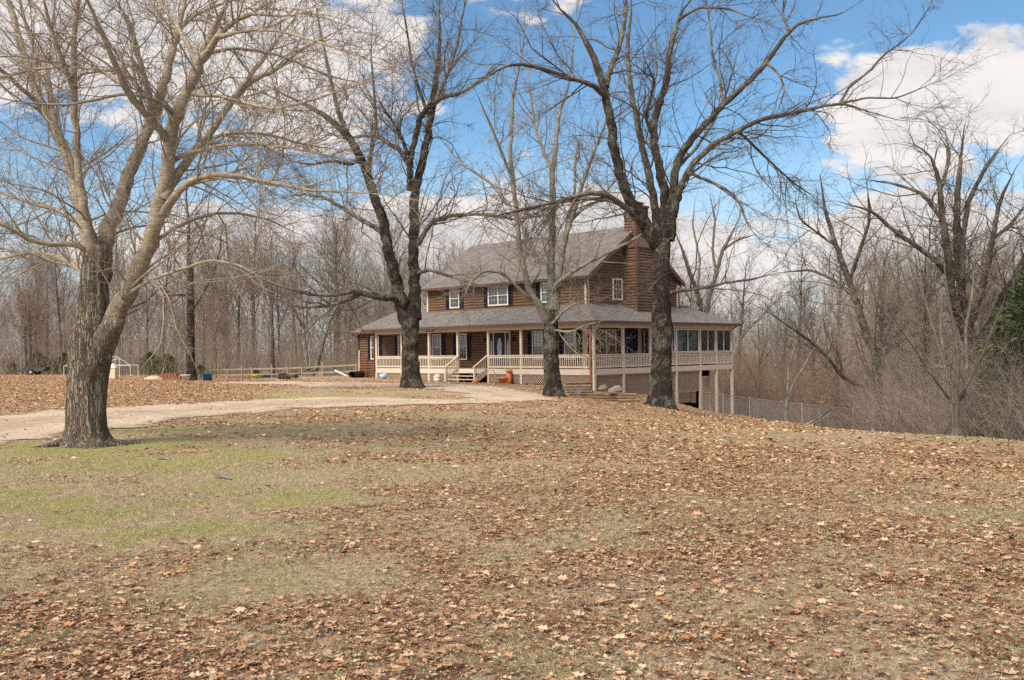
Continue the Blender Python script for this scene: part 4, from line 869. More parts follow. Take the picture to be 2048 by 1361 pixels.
# --- tree B
B_tr = [
 ([(812, 640, 30), (802, 600, 30), (791, 560, 29), (777, 500, 26), (766, 441, 25), (748, 390, 23), (722, 316, 21), (700, 279, 19), (672, 250, 16), (640, 225, 13), (600, 205, 10), (560, 185, 7), (510, 160, 4)], -3),
 ([(829, 640, 29), (828, 560, 27), (827, 500, 26), (827, 441, 25), (832, 368, 22), (847, 312, 20), (862, 239, 17), (869, 184, 14), (876, 129, 12), (880, 73, 9), (878, 10, 7), (884, -50, 4)], 2),
 ([(822, 380, 16), (820, 350, 16), (823, 305, 15), (840, 235, 14), (854, 217, 13), (884, 195, 12), (928, 184, 9), (965, 158, 7), (1010, 120, 4)], -3),
 ([(836, 489, 12), (862, 445, 11), (900, 432, 10), (960, 428, 8), (1030, 440, 6), (1090, 430, 4)], -2.5),
 ([(818, 330, 12), (800, 300, 12), (781, 290, 11), (755, 272, 9), (729, 272, 7), (690, 278, 5), (640, 262, 3)], 3),
 ([(816, 310, 10), (803, 275, 9), (790, 250, 7), (765, 215, 5), (750, 180, 3)], -2),
 ([(774, 478, 14), (756, 458, 13), (737, 448, 12), (700, 426, 10), (655, 398, 8), (610, 388, 6), (560, 396, 4)], 3),
 ([(795, 600, 17), (786, 596, 17), (760, 596, 16), (731, 589, 14), (702, 583, 12), (672, 591, 10), (614, 589, 8), (585, 580, 7), (545, 568, 5), (500, 545, 3)], -4),
 ([(720, 588, 10), (700, 600, 9), (660, 612, 8), (610, 616, 6), (560, 605, 4)], 2),
 ([(834, 548, 9), (859, 540, 9), (892, 551, 7), (931, 562, 5), (975, 575, 3)], -3),
 ([(700, 279, 13), (682, 240, 12), (668, 190, 10), (655, 130, 8), (640, 60, 6), (628, -10, 4)], 2),
 ([(722, 316, 12), (700, 330, 10), (665, 322, 8), (620, 330, 6), (570, 320, 3)], -3),
 ([(865, 215, 10), (895, 150, 8), (915, 90, 7), (925, 30, 5), (940, -30, 3)], 2.5), ([(860, 240, 10), (838, 180, 8), (822, 120, 6), (812, 50, 5), (800, -20, 3)], -2.5),
 ([(735, 345, 11), (742, 300, 10), (752, 240, 8), (748, 180, 6), (742, 110, 4), (745, 40, 3)], -2)]
hero('oak_tree', 'dark oak forking into twin trunks before the left half of the porch', (822, 777), 46.0, B_tr, 'bark_oak', 'bark_oak', 'twig_dark', 12, 1.0,
     [(824, 782, 46), (823, 765, 43), (821, 740, 40), (820, 700, 37), (820, 665, 38), (821, 640, 42), (822, 610, 30)], twig_r=.0085, tw=.88, lw=.93, l1=(2.1, (1.5, 5.0)), l2=2.9, l3=4.2, flare=1.55, leafs=90)
C_tr = [
 ([(1093, 645, 20), (1086, 622, 18), (1071, 599, 16), (1054, 576, 15), (1049, 540, 14), (1040, 504, 13), (1033, 441, 12), (1027, 368, 11), (1020, 312, 10), (1023, 257, 9), (1025, 202, 8), (1031, 165, 7), (1046, 100, 5), (1050, 30, 4), (1052, -30, 3)], -2),
 ([(1107, 640, 24), (1104, 600, 22), (1102, 550, 20), (1102, 500, 19), (1104, 459, 18), (1106, 404, 16), (1104, 342, 14), (1112, 294, 12), (1115, 257, 10), (1119, 220, 8), (1134, 184, 7), (1141, 147, 6), (1150, 60, 4), (1155, -10, 3)], 1.5),
 ([(1112, 620, 15), (1118, 560, 14), (1126, 500, 13), (1141, 441, 12), (1159, 386, 11), (1174, 342, 10), (1189, 301, 8), (1207, 257, 7), (1225, 200, 5), (1245, 130, 3)], -2),
 ([(1054, 576, 11), (1080, 540, 10), (1067, 500, 10), (1045, 452, 9), (1016, 408, 8), (979, 364, 7), (950, 345, 6), (920, 327, 5), (891, 290, 4), (869, 265, 3)], 3),
 ([(1108, 590, 11), (1112, 568, 10), (1157, 536, 10), (1205, 511, 9), (1254, 488, 8), (1286, 468, 6), (1320, 450, 4)], -4),
 ([(1060, 600, 9), (1050, 590, 9), (1024, 563, 8), (1001, 545, 8), (975, 541, 7), (955, 550, 6), (940, 565, 4), (930, 590, 2)], -2.5),
 ([(1104, 342, 9), (1085, 300, 8), (1070, 260, 7), (1062, 200, 5), (1056, 140, 3)], 2), ([(1027, 368, 8), (1005, 310, 7), (985, 260, 6), (965, 215, 4), (950, 180, 3)], -2), ([(1141, 441, 8), (1165, 420, 7), (1200, 400, 6), (1240, 350, 4), (1260, 300, 3)], 2.5),
 ([(1124, 500, 9), (1135, 440, 8), (1150, 380, 7), (1150, 320, 6), (1165, 250, 4)], 2), ([(1098, 655, 8), (1125, 625, 6), (1150, 607, 5), (1180, 600, 3)], -3), ([(1102, 660, 6), (1140, 665, 5), (1175, 650, 4), (1215, 640, 2)], -4)]
hero('young_oak_tree', 'lichen grey tree with many upright limbs in front of the porch right of the door', (1107, 794), 42.7, C_tr, 'bark_oak', 'bark_lichen', 'twig_tan', 13, 1.0,
     [(1108, 800, 44), (1107, 780, 40), (1104, 750, 36), (1101, 710, 33), (1101, 680, 32), (1102, 655, 33), (1103, 620, 26)], twig_r=.008, tw=.88, lw=.93, l1=(2.1, (1.2, 4.0)), l2=2.9, l3=4.0, flare=1.5, leafs=160)
D_tr = [
 ([(1314, 490, 34), (1302, 462, 33), (1288, 441, 31), (1265, 408, 28), (1248, 375, 26), (1233, 323, 24), (1222, 257, 23), (1214, 206, 21), (1205, 165, 19), (1192, 125, 17), (1163, 66, 13), (1145, 40, 11), (1119, 18, 9), (1090, -20, 6)], -2),
 ([(1211, 175, 14), (1220, 140, 14), (1229, 121, 13), (1244, 73, 12), (1251, 29, 11), (1253, -30, 8)], 2),
 ([(1208, 190, 13), (1190, 173, 12), (1174, 167, 12), (1134, 154, 11), (1090, 140, 10), (1053, 130, 9), (1023, 129, 7), (994, 141, 6), (965, 162, 5), (920, 190, 3)], -3),
 ([(1285, 450, 17), (1273, 437, 16), (1251, 415, 15), (1214, 390, 13), (1174, 386, 12), (1141, 397, 10), (1097, 408, 9), (1067, 415, 8), (1010, 428, 6), (950, 440, 4)], -4),
 ([(1268, 425, 12), (1236, 406, 11), (1205, 398, 10), (1165, 398, 9), (1120, 405, 8), (1075, 425, 6), (1030, 450, 4)], 3),
 ([(1320, 480, 24), (1314, 440, 22), (1303, 368, 19), (1288, 312, 17), (1277, 257, 15), (1266, 206, 13), (1259, 154, 11), (1255, 92, 9), (1262, 30, 7), (1265, -40, 4)], 3),
 ([(1326, 480, 30), (1329, 440, 27), (1330, 390, 24), (1321, 349, 22), (1308, 294, 20), (1306, 250, 19), (1318, 210, 18), (1334, 165, 16), (1339, 110, 14), (1350, 55, 11), (1365, 22, 9), (1400, -25, 6)], 1),
 ([(1336, 480, 26), (1343, 430, 24), (1347, 380, 22), (1350, 334, 20), (1370, 294, 19), (1403, 257, 17), (1447, 209, 15), (1488, 173, 14), (1524, 136, 13), (1554, 96, 11), (1580, 60, 9), (1605, 44, 8), (1642, 35, 6), (1679, 31, 5), (1735, -5, 3)], -1),
 ([(1345, 435, 18), (1359, 379, 17), (1377, 338, 15), (1405, 309, 14), (1436, 283, 13), (1477, 262, 12), (1521, 239, 11), (1554, 232, 10), (1598, 224, 9), (1642, 213, 8), (1686, 207, 7), (1715, 217, 5), (1752, 228, 4), (1795, 241, 3), (1862, 245, 2)], -2.5),
 ([(1680, 208, 7), (1697, 176, 6), (1738, 143, 6), (1771, 107, 5), (1804, 85, 4), (1830, 60, 3), (1860, 15, 2)], 1), ([(1686, 206, 6), (1738, 195, 5), (1789, 198, 4), (1826, 184, 3), (1870, 165, 2)], -1),
 ([(1475, 263, 7), (1495, 279, 7), (1532, 316, 6), (1568, 349, 5), (1598, 375, 4), (1640, 400, 2)], 2), ([(1372, 345, 8), (1421, 364, 8), (1458, 382, 7), (1477, 401, 6), (1495, 448, 5), (1513, 475, 3)], -2),
 ([(1578, 62, 7), (1565, 29, 6), (1576, -20, 4)], 1), ([(1357, 40, 8), (1396, 15, 7), (1458, 18, 5), (1513, 40, 3)], -2),
 ([(1338, 588, 11), (1360, 582, 10), (1416, 575, 8), (1448, 566, 7), (1500, 560, 5), (1560, 545, 3)], -2.5), ([(1316, 560, 6), (1296, 585, 5), (1262, 592, 4), (1235, 612, 2)], -2),
 ([(1306, 270, 9), (1290, 235, 9), (1300, 200, 7), (1310, 165, 6), (1290, 120, 4)], -2), ([(1447, 209, 8), (1440, 160, 7), (1425, 110, 6), (1420, 50, 4), (1410, -10, 3)], 2), ([(1532, 125, 7), (1560, 150, 6), (1570, 180, 4), (1555, 225, 3)], -1.5),
 ([(1350, 340, 9), (1390, 300, 8), (1430, 240, 7), (1455, 180, 5), (1475, 110, 3)], 3)]
hero('oak_tree', 'tallest dark oak with straight trunk and spreading limbs at the right front of the house', (1322, 808), 34.0, D_tr, 'bark_oak', 'bark_oak', 'twig_dark', 14, .9,
     [(1322, 815, 54), (1322, 795, 50), (1322, 760, 44), (1323, 700, 42), (1325, 655, 45), (1322, 630, 42), (1325, 580, 36), (1322, 530, 36), (1321, 500, 42), (1324, 460, 40)], twig_r=.0068, tw=.92, lw=.92, l1=(2.2, (1.2, 4.4)), l2=3.0, l3=4.4, flare=1.6, leafs=60)
# --- middle-distance trees with traced stems
hero('leaning_oak_tree', 'dark bare tree with crooked trunk leaning left behind the chain link fence', (1762, 862), 33.0, [
 ([(1751, 700, 14), (1736, 680, 13), (1724, 645, 12), (1712, 600, 11), (1690, 540, 10), (1668, 480, 8), (1650, 420, 6), (1640, 350, 4)], 2), ([(1727, 775, 7), (1684, 755, 7), (1666, 728, 6), (1631, 690, 6), (1596, 665, 5), (1561, 641, 4), (1523, 617, 3)], -2),
 ([(1750, 730, 8), (1790, 690, 7), (1830, 665, 6), (1890, 668, 4)], 2), ([(1700, 560, 7), (1720, 500, 6), (1740, 440, 5), (1735, 380, 3)], -2), ([(1715, 600, 6), (1670, 560, 5), (1620, 540, 4), (1570, 545, 3)], 1), ([(1755, 700, 8), (1765, 640, 7), (1760, 570, 6), (1775, 500, 4)], 2),
 ([(1668, 490, 5), (1640, 470, 4), (1600, 440, 3), (1590, 400, 2)], 1)],
 'bark_oak', 'bark_oak', 'twig_dark', 21, .8, [(1762, 900, 17), (1759, 820, 16), (1757, 769, 15), (1752, 735, 15), (1750, 700, 14)], 'trees at the edge of the right hand wood', .0055, (3.6, (.9, 3.0)), 3.4, 4.4, lw=1.35)
hero('spreading_tree', 'big dark tree with many fanning limbs rising above the thicket at the far right', (1946, 872), 30.0, [
 ([(1938, 700, 17), (1925, 650, 15), (1905, 590, 14), (1895, 500, 12), (1883, 430, 10), (1880, 370, 8), (1862, 312, 6), (1826, 287, 3)], -2), ([(1950, 700, 16), (1925, 600, 14), (1914, 500, 12), (1914, 400, 10), (1921, 320, 7), (1929, 250, 4)], 1),
 ([(1950, 700, 20), (1966, 680, 20), (1990, 640, 18), (2005, 600, 16), (2030, 560, 14), (2060, 500, 12), (2110, 420, 8), (2150, 340, 5)], 2), ([(1925, 560, 10), (1925, 480, 9), (1936, 404, 8), (1973, 331, 6), (2020, 270, 3)], 2),
 ([(1905, 560, 10), (1870, 520, 9), (1844, 500, 8), (1789, 463, 7), (1745, 423, 5), (1679, 404, 3)], -1), ([(1885, 441, 7), (1844, 386, 6), (1789, 368, 4), (1734, 360, 3)], 1), ([(1945, 640, 13), (1970, 560, 10), (1985, 480, 8), (2000, 400, 6), (2035, 330, 3)], -2),
 ([(1885, 370, 6), (1900, 310, 5), (1890, 260, 3)], 1), ([(1985, 480, 6), (2020, 450, 5), (2060, 400, 3)], 1)],
 'bark_oak', 'bark_oak', 'twig_dark', 22, .8, [(1946, 910, 34), (1940, 840, 32), (1943, 780, 30), (1946, 740, 29), (1946, 700, 28)], 'trees at the edge of the right hand wood', .0055, (3.8, (.9, 3.2)), 3.4, 4.4, lw=1.4)
hero('clump_tree', 'pale splayed clump of slim stems at the brow of the lawn on the right', (1914, 876), 21.5, [
 ([(1912, 860, 10), (1900, 800, 9), (1893, 740, 8), (1870, 670, 7), (1850, 600, 5), (1820, 520, 3)], 1), ([(1914, 860, 11), (1912, 790, 10), (1918, 730, 9), (1910, 660, 8), (1895, 590, 6), (1885, 500, 3)], -.6), ([(1916, 860, 10), (1925, 800, 9), (1935, 740, 8), (1930, 660, 7), (1945, 590, 5), (1950, 500, 3)], .8),
 ([(1918, 800, 7), (1945, 750, 6), (1970, 700, 5), (2000, 620, 3)], -1), ([(1900, 800, 6), (1870, 760, 5), (1830, 700, 4), (1790, 640, 2)], -1), ([(1893, 740, 6), (1880, 660, 5), (1885, 580, 3)], 1)],
 'bark_wood', 'bark_wood', 'twig_tan', 23, .5, [(1914, 885, 20), (1914, 872, 19), (1914, 855, 16)], None, .0035, (2.4, (.5, 1.6)), 2.6, 3.2)
hero('sapling', 'crooked greenish sapling growing through the chain link fence', (1574, 846), 44.0, [
 ([(1576, 800, 5), (1585, 770, 4), (1610, 730, 4), (1630, 690, 2)], 1), ([(1573, 800, 5), (1566, 770, 4), (1560, 730, 4), (1545, 690, 3), (1540, 640, 2)], -1), ([(1575, 790, 4), (1577, 740, 4), (1590, 690, 3)], 1)],
 'bark_lichen', 'bark_lichen', 'twig_tan', 24, .6, [(1574, 850, 9), (1573, 820, 8), (1574, 790, 6)], None, .006, (2.5, (.5, 1.6)), 3, 3.5)
hero('back_tree', 'pale limbed tree rising behind the rear corner of the screened porch', (1409, 800), 76.0, [
 ([(1409, 640, 11), (1419, 595, 10), (1432, 549, 9), (1445, 501, 8), (1464, 468, 6), (1480, 430, 4)], 2), ([(1405, 640, 11), (1397, 590, 10), (1380, 550, 9), (1365, 500, 7), (1352, 470, 4)], -2), ([(1432, 549, 7), (1425, 500, 6), (1430, 440, 5), (1420, 390, 3)], 2),
 ([(1445, 501, 6), (1475, 480, 5), (1510, 470, 3)], 1), ([(1395, 585, 6), (1400, 520, 5), (1385, 450, 4), (1390, 400, 2)], 2)],
 'bark_wood', 'bark_wood', 'twig_tan', 25, 1.2, [(1410, 800, 16), (1409, 720, 14), (1408, 640, 13)], None, .012, (.8, (1.5, 5)), 1.4, 2.0)
hero('tall_tree', 'straight dark trunked tree standing behind the left lawn beside the white planter', (382, 752), 74.0, [
 ([(380, 540, 9), (376, 500, 8), (378, 450, 7), (372, 400, 5), (375, 340, 3)], 2), ([(384, 620, 7), (405, 590, 6), (425, 550, 5), (440, 500, 4), (445, 440, 2)], -3), ([(380, 560, 6), (350, 520, 5), (330, 470, 4), (325, 420, 2)], 3),
 ([(381, 590, 6), (350, 590, 5), (310, 575, 3)], -3), ([(379, 520, 5), (400, 480, 4), (415, 430, 3), (420, 380, 2)], 2)],
 'bark_oak', 'bark_oak', 'twig_dark', 26, 1.2, [(382, 757, 19), (381, 720, 17), (381, 660, 15), (381, 600, 13), (380, 540, 11)], None, .013, (.9, (1.5, 5)), 1.4, 2.2, leafs=500)
hero('twin_trunk_tree', 'lichen spotted tree with three leaning trunks behind the split rail fence', (622, 752), 76.0, [
 ([(616, 740, 10), (609, 690, 9), (605, 640, 8), (600, 590, 7), (598, 540, 5), (590, 480, 3)], 2), ([(632, 742, 10), (645, 690, 9), (660, 640, 7), (680, 600, 5), (700, 550, 3)], -2), ([(620, 735, 6), (618, 700, 5), (625, 660, 5), (640, 610, 4), (645, 560, 2)], 2), ([(606, 660, 5), (590, 620, 4), (560, 600, 3)], -3)],
 'bark_lichen', 'bark_lichen', 'twig_wood', 27, 1.2, [(622, 758, 16), (622, 750, 16), (622, 742, 14)], None, .013, (.9, (1.5, 4.5)), 1.4, 2.2, leafs=300)
# --- the woods: prototypes copied as individual trees
def wood_proto(seed, h, r, mt, mb='bark_wood', fork=.35, spread=.5, n1=1.0, leaf=0, name='bare_tree'):
    rs = np.random.RandomState(seed); root = empty(name)
    k = 14; t = np.linspace(0, 1, k); wob = np.cumsum(rs.randn(k, 2) * .014 * h / 4, 0) * t[:, None]
    P0 = np.stack([wob[:, 0], wob[:, 1], t * h], -1)[None]; R0 = (r * (1 - .85 * t) * (1 + .5 * np.exp(-t * 30)))[None]
    Pf, Rf = sprout(P0, R0, 10 / h, rs, 10, fork, .85, (.35, .65), (18, 42), .75, .28, .35, 2, h * .6, .02, tip=False)
    Pm = np.concatenate([resample(P0[0], 10)[0][None], Pf]); Rm = np.concatenate([np.interp(np.linspace(0, 1, 10), t, R0[0])[None], Rf])
    P1, R1 = sprout(Pm, Rm, 1.5 * n1, rs, 7, .18, 1, (.3, .6), (25, 60), .55, .4, .25, .9, 4.5, .013)
    P2, R2 = sprout(P1, R1, 1.5, rs, 5, .12, 1, (.3, .65), (25, 65), .6, .4, .15, .6, 2.0, .011)
    P3, R3 = sprout(P2, R2, 2.0, rs, 4, .1, 1, (.4, .8), (25, 70), .7, .4, .1, .4, 1.2, .0095)
    tb = [tube_mesh(P0, R0, 8), tube_mesh(Pf, Rf, 6)]; v, f = join(tb); me = mesh_np('trunk', v, [f]); radattr(me, tb); link('trunk', me, M[mb], root)
    v, f = join([tube_mesh(P1, R1, 3), tube_mesh(P2, R2, 3), tube_mesh(P3, R3, 3)]); link('crown', mesh_np('crown', v, [f]), M[mt], root)
    if leaf:
        c = P3[rs.choice(len(P3), leaf), -1] + rs.randn(leaf, 3) * .1; link('dead_leaves', scatter_leaves('dead_leaves', c, .16, rs, True), M['orange_leaf'], root)
    return root
protos = [wood_proto(31, 16, .22, 'twig_wood'), wood_proto(32, 18, .29, 'twig_wood', 'bark_oak', .4), wood_proto(33, 13, .11, 'twig_grey', 'bark_lichen', .3), wood_proto(34, 20, .34, 'twig_dark', 'bark_oak', .45),
          wood_proto(35, 11, .09, 'twig_tan', 'bark_wood', .2), wood_proto(36, 15, .18, 'twig_grey', 'bark_oak', .35), wood_proto(37, 7, .06, 'twig_tan', 'bark_wood', .1, leaf=900, name='leafy_oak_sapling')]
rsw = np.random.RandomState(99); spots = []
def region(n, px0, px1, d0, d1, pw, tops, lab, grp):
    for _ in range(n):
        d = (d0 ** pw + (d1 ** pw - d0 ** pw) * rsw.rand()) ** (1 / pw); px = px0 + (px1 - px0) * rsw.rand(); r = ray(px, 690); x, y = r[0] / r[1] * d, d
        hu = (x - HX) * U[0] + (y - HY) * U[1]; hv = (x - HX) * V[0] + (y - HY) * V[1]
        if -3 < hu < 27 and -3 < hv < 18: continue
        if px < 1740 and px > 1400 and d < 64: continue
        z = g1(x, y)
        yt = tops[0] + (tops[1] - tops[0]) * rsw.rand() ** .8; spots.append((x, y, z, (700 - yt) / F * d - z, rsw.rand() * 6.28, lab, grp))
GL, GR, GB = 'trees of the wood behind the left lawn', 'trees of the wood behind the house', 'trees of the wood on the right slope'
region(112, -450, 800, 84, 150, 1.2, (370, 600), 'bare grey brown tree in the dense wood behind the left lawn', GL)
region(40, 720, 1420, 84, 130, 1.0, (440, 620), 'bare tree in the wood seen behind the log house', GR)
region(100, 1400, 2500, 50, 120, 1.2, (450, 630), 'bare grey brown tree in the wood down the slope right of the house', GB)
region(14, 1640, 2500, 30, 46, 1.0, (400, 620), 'slender bare tree close behind the brow of the lawn at right', 'slender trees behind the brow')
SEEN = {}; OBJ = {}; used_p = set(); PH = [17.5, 19.5, 14, 21.5, 12, 16.5, 8]
LOOK = ['grey brown tree', 'dark tall tree', 'slim pale tree', 'broad dark tree', 'thin tan tree', 'pale grey tree', 'small rust leaved tree']
def zone(x, y):
    px = 1024 + F * x / y
    for lim, s_ in ((-1, 'beyond the left edge of the lawn'), (140, 'behind the bushes at far left'), (240, 'behind the big maple trunk'), (370, 'between the big maple and the straight dark trunk'), (470, 'behind the blue bin'), (560, 'behind the left half of the rail fence'),
                    (700, 'behind the right half of the rail fence'), (850, 'behind the left end of the house'), (1150, 'behind the middle of the house roof'), (1400, 'behind the chimney end of the house'), (1500, 'just right of the screened porch'), (1640, 'behind the chain link fence'), (1780, 'behind the leaning oak'), (1900, 'left of the splayed clump tree'), (2010, 'behind the splayed clump tree'), (99999, 'behind the cedars at far right')):
        if px < lim: return s_
for hx_, hd_ in ((405, 82), (432, 84), (95, 86), (60, 88), (1668, 47), (150, 95)):
    r = ray(hx_, 690); x = r[0] / r[1] * hd_; spots.append((x, hd_, g1(x, hd_), 6.4, hx_ * .7, 'L', GL if hx_ < 900 else GR))
for i, (x, y, z, s, a, lab, grp) in enumerate(spots):
    j = int(rsw.choice(7, p=[.2, .17, .18, .08, .15, .14, .08])); row = 'at the front' if y < 60 or 80 < y < 96 else 'midway back' if y < 115 else 'far back'
    if lab == 'L': j = 6
    lab = LOOK[j] + ' ' + row + ' ' + zone(x, y); s = s / PH[j]; SEEN.setdefault((lab, 0), []).append(i)
    if j == 6: s = min(s, 1.1)
    o = protos[j] if j not in used_p else copy_tree(protos[j]); used_p.add(j)
    o.location = (x, y, z - .15); o.rotation_euler = (0.03 * rsw.randn(), 0.03 * rsw.randn(), a); o.scale = (s * (.9 + .25 * rsw.rand()),) * 2 + (s,); tag(o, lab, 'tree', grp); OBJ[i] = o
def disamb():
    for (lab, grp), ids in SEEN.items():
        if len(ids) < 2: continue
        ids = sorted(ids, key=lambda i: spots[i][0] / spots[i][1]); n = len(ids)
        words = {2: ['left hand', 'right hand'], 3: ['leftmost', 'middle', 'rightmost']}.get(n) or ['leftmost'] + [w + ' leftmost' for w in ['second', 'third', 'fourth', 'fifth', 'sixth', 'seventh', 'eighth']][:n - 2] + ['rightmost']
        for w, i in zip(words, ids): OBJ[i]['label'] = w + ' ' + lab
disamb()
for j in range(7):
    if j not in used_p: protos[j].location = (0, 200 + j * 5, g1(0, 200)); tag(protos[j], 'bare tree deep in the wood behind the house', 'tree', GR)
# --- undergrowth: one mass of thin stems
def brush(name, lab, n, px0, px1, d0, d1, h, r, mt, seed, pw=1.2, lean=.25, sub=2.2, leaf=0, avoid=True, zmask=None):
    rs = np.random.RandomState(seed); d = (d0 ** pw + (d1 ** pw - d0 ** pw) * rs.rand(n)) ** (1 / pw); px = px0 + (px1 - px0) * rs.rand(n)
    rx = (px - 1024) / F; x = rx * d; y = d; hu = (x - HX) * U[0] + (y - HY) * U[1]; hv = (x - HX) * V[0] + (y - HY) * V[1]; k = ~((hu > -3) & (hu < 27) & (hv > -3) & (hv < 18))
    x, y = x[k], y[k]
    if zmask is not None: k = zmask(x, y); x, y = x[k], y[k]
    n = len(x); z = gz(x, y) - .05; kk = 6; P = np.empty((n, kk, 3)); P[:, 0] = np.stack([x, y, z], -1); dd = np.stack([rs.randn(n) * lean, rs.randn(n) * lean, np.ones(n)], -1); L = h * (.35 + .9 * rs.rand(n) ** 1.3)
    cu = rs.randn(n, 3) * lean * 1.2; cu[:, 2] *= .3
    for j in range(1, kk):
        dd = dd + cu / kk + rs.randn(n, 3) * .08; q = dd / np.linalg.norm(dd, axis=1, keepdims=True); P[:, j] = P[:, j - 1] + q * (L / (kk - 1))[:, None]
    R = r * (.5 + rs.rand(n))[:, None] * np.linspace(1, .3, kk)[None]
    P2, R2 = sprout(P, R, sub / 2, rs, 5, .1, 1, (.25, .6), (25, 65), .6, .5, .15, .25, 2.0, r * .45); P3, R3 = sprout(P2, R2, sub, rs, 4, .1, 1, (.35, .8), (25, 70), .7, .5, .08, .15, 1.0, r * .38)
    v, f = join([tube_mesh(P, R, 3), tube_mesh(P2, R2, 3), tube_mesh(P3, R3, 3)]); tag(link(name, mesh_np(name, v, [f]), M[mt]), lab, 'undergrowth', kind='stuff')
    if leaf:
        c = P3[rs.choice(len(P3), leaf), -1]; tag(link(name + '_leaves', scatter_leaves(name + '_leaves', c, .17, rs, True), M['orange_leaf']), 'withered rust brown leaves clinging in the ' + name.replace('_', ' '), 'leaves', kind='stuff')
brush('undergrowth', 'grey brown undergrowth of bare saplings filling the wood behind the left lawn', 3800, -450, 800, 84, 125, 5.5, .017, 'twig_wood', 41, leaf=6000, sub=1.7)
brush('far_undergrowth', 'pale undergrowth in the wood behind and right of the house', 4200, 720, 2500, 88, 140, 9, .022, 'twig_wood', 42, sub=1.3)
brush('far_wood', 'far mass of bare tree tops behind the left wood', 2400, -450, 900, 125, 175, 17, .032, 'twig_wood', 47, sub=.8)
brush('distant_wood', 'far mass of bare tree tops behind the slope at right', 1800, 900, 2500, 110, 165, 15, .03, 'twig_wood', 48, sub=.8)
def off_fence(x, y): return (1024 + F * x / y > 1740) | (y > 64)
brush('slope_undergrowth', 'tangled bare saplings filling the wood down the right slope', 5200, 1440, 2500, 50, 92, 6, .012, 'twig_wood', 43, sub=2.0, leaf=2500, zmask=off_fence)
brush('reddish_undergrowth', 'reddish brown thin saplings behind the chain link fence', 1100, 1440, 1900, 63, 76, 5.5, .010, 'twig_red', 46, sub=1.8, leaf=900)
def beyond(x, y):   # behind the brow of the lawn on the right
    px = 1024 + F * x / y; cr_ = np.interp(px, [1500, 1600, 1700, 1860, 2048, 2600], [46, 35, 28, 23, 20, 15]); return (y > cr_ + .3) & ((px > 1725) | (y < np.interp(px, [1600, 1725], [28, 41])))
brush('thicket', 'dense thicket of pale grey thin canes along the brow of the lawn at right', 9500, 1600, 2450, 17, 46, 2.2, .0045, 'twig_grey', 44, 1.0, .45, 3.6, zmask=lambda x, y: beyond(x, y) & ((1024 + F * x / y > 1730) | (y < 0)))
brush('dark_thicket', 'darker thin stems mixed through the thicket on the right', 3000, 1620, 2450, 18, 50, 3.2, .006, 'twig_dark', 45, 1.0, .3, 2.2, zmask=lambda x, y: beyond(x, y))
# --- evergreens
def cedar(seed, h, w, n, mt, nm='cedar_bush'):
    rs = np.random.RandomState(seed); root = empty(nm); m = MB(); m.tube([(0, 0, -.1), (.05, 0, h * .5), (0, .03, h * .95)], [h * .03, h * .018, h * .004], 6); m.build('trunk', M['bark_wood'], root)
    t = rs.rand(n) ** .8; a = rs.rand(n) * 2 * np.pi; lob = 1 + .35 * np.sin(a * 3 + seed) + .35 * np.sin(t * 11 + a * 2) + .25 * np.sin(t * 23 - a * 5); rr = w / 2 * (1 - t) ** .6 * lob * np.sqrt(rs.rand(n)); p = np.stack([rr * np.cos(a), rr * np.sin(a), h * (.04 + .96 * t) + rs.randn(n) * .04 * h], -1)
    s = h * .022 * (.5 + rs.rand(n)) + .02; d = np.stack([np.cos(a), np.sin(a), .6 * rs.randn(n) + .3], -1); d /= np.linalg.norm(d, axis=1, keepdims=True); q = rs.randn(n, 3); q -= (q * d).sum(1, keepdims=True) * d; q /= np.linalg.norm(q, axis=1, keepdims=True)
    Vt = np.stack([p - q * s[:, None] * .35, p + d * s[:, None] * 1.8, p + q * s[:, None] * .35], 1).reshape(-1, 3); me = mesh_np('foliage', Vt, [np.arange(n * 3).reshape(-1, 3)], False); fattr(me, 'rnd', rs.rand(n), 'FACE'); link('crown', me, M[mt], root); return root
cb = [cedar(51, 3.2, 4.6, 4200, 'cedar_light'), cedar(52, 2.6, 3.6, 3600, 'cedar_light')]
GS = 'green bushes along the foot of the left wood'
used_c = set()
for i, (px, d, s, j, lab) in enumerate([(75, 90, .95, 0, 'rounded yellow green bush behind the dark trailer at far left'), (25, 92, .7, 1, 'dark green bush at the left edge of the wood'), (130, 91, .9, 0, 'yellow green bush just left of the big maple trunk'), (300, 88, .95, 0, 'tall dark green cedar bush behind the white frame'),
                        (335, 90, .9, 0, 'pale green cedar bush left of the straight dark trunk'), (400, 80, .55, 0, 'small green bush right of the straight dark trunk'), (512, 82, .5, 1, 'low dark green bush behind the middle of the rail fence'), (636, 82, .42, 1, 'smallest dark green bush at the foot of the leaning trunks')]):
    o = cb[j] if j not in used_c else copy_tree(cb[j]); used_c.add(j); r = ray(px, 690); x, y = r[0] / r[1] * d, d; o.location = (x, y, g1(x, y) - .1); o.scale = (s * .85, s * .85, s * .72); o.rotation_euler = (0, 0, i * 1.3); tag(o, lab, 'bush', GS)
o = cedar(53, 4.8, 3.0, 22000, 'cedar_needle', 'cedar_tree'); p = at(2088, 800, 24.5); o.location = (p[0], p[1], g1(p[0], p[1]) + .1); tag(o, 'dark green cedar tree at the right edge above the thicket', 'tree')
o = cedar(54, 3.3, 1.8, 7000, 'cedar_light', 'cedar_tree'); p = at(2010, 800, 25.5); o.location = (p[0], p[1], g1(p[0], p[1]) + .3); tag(o, 'lighter yellow green cedar left of the dark cedar', 'tree')

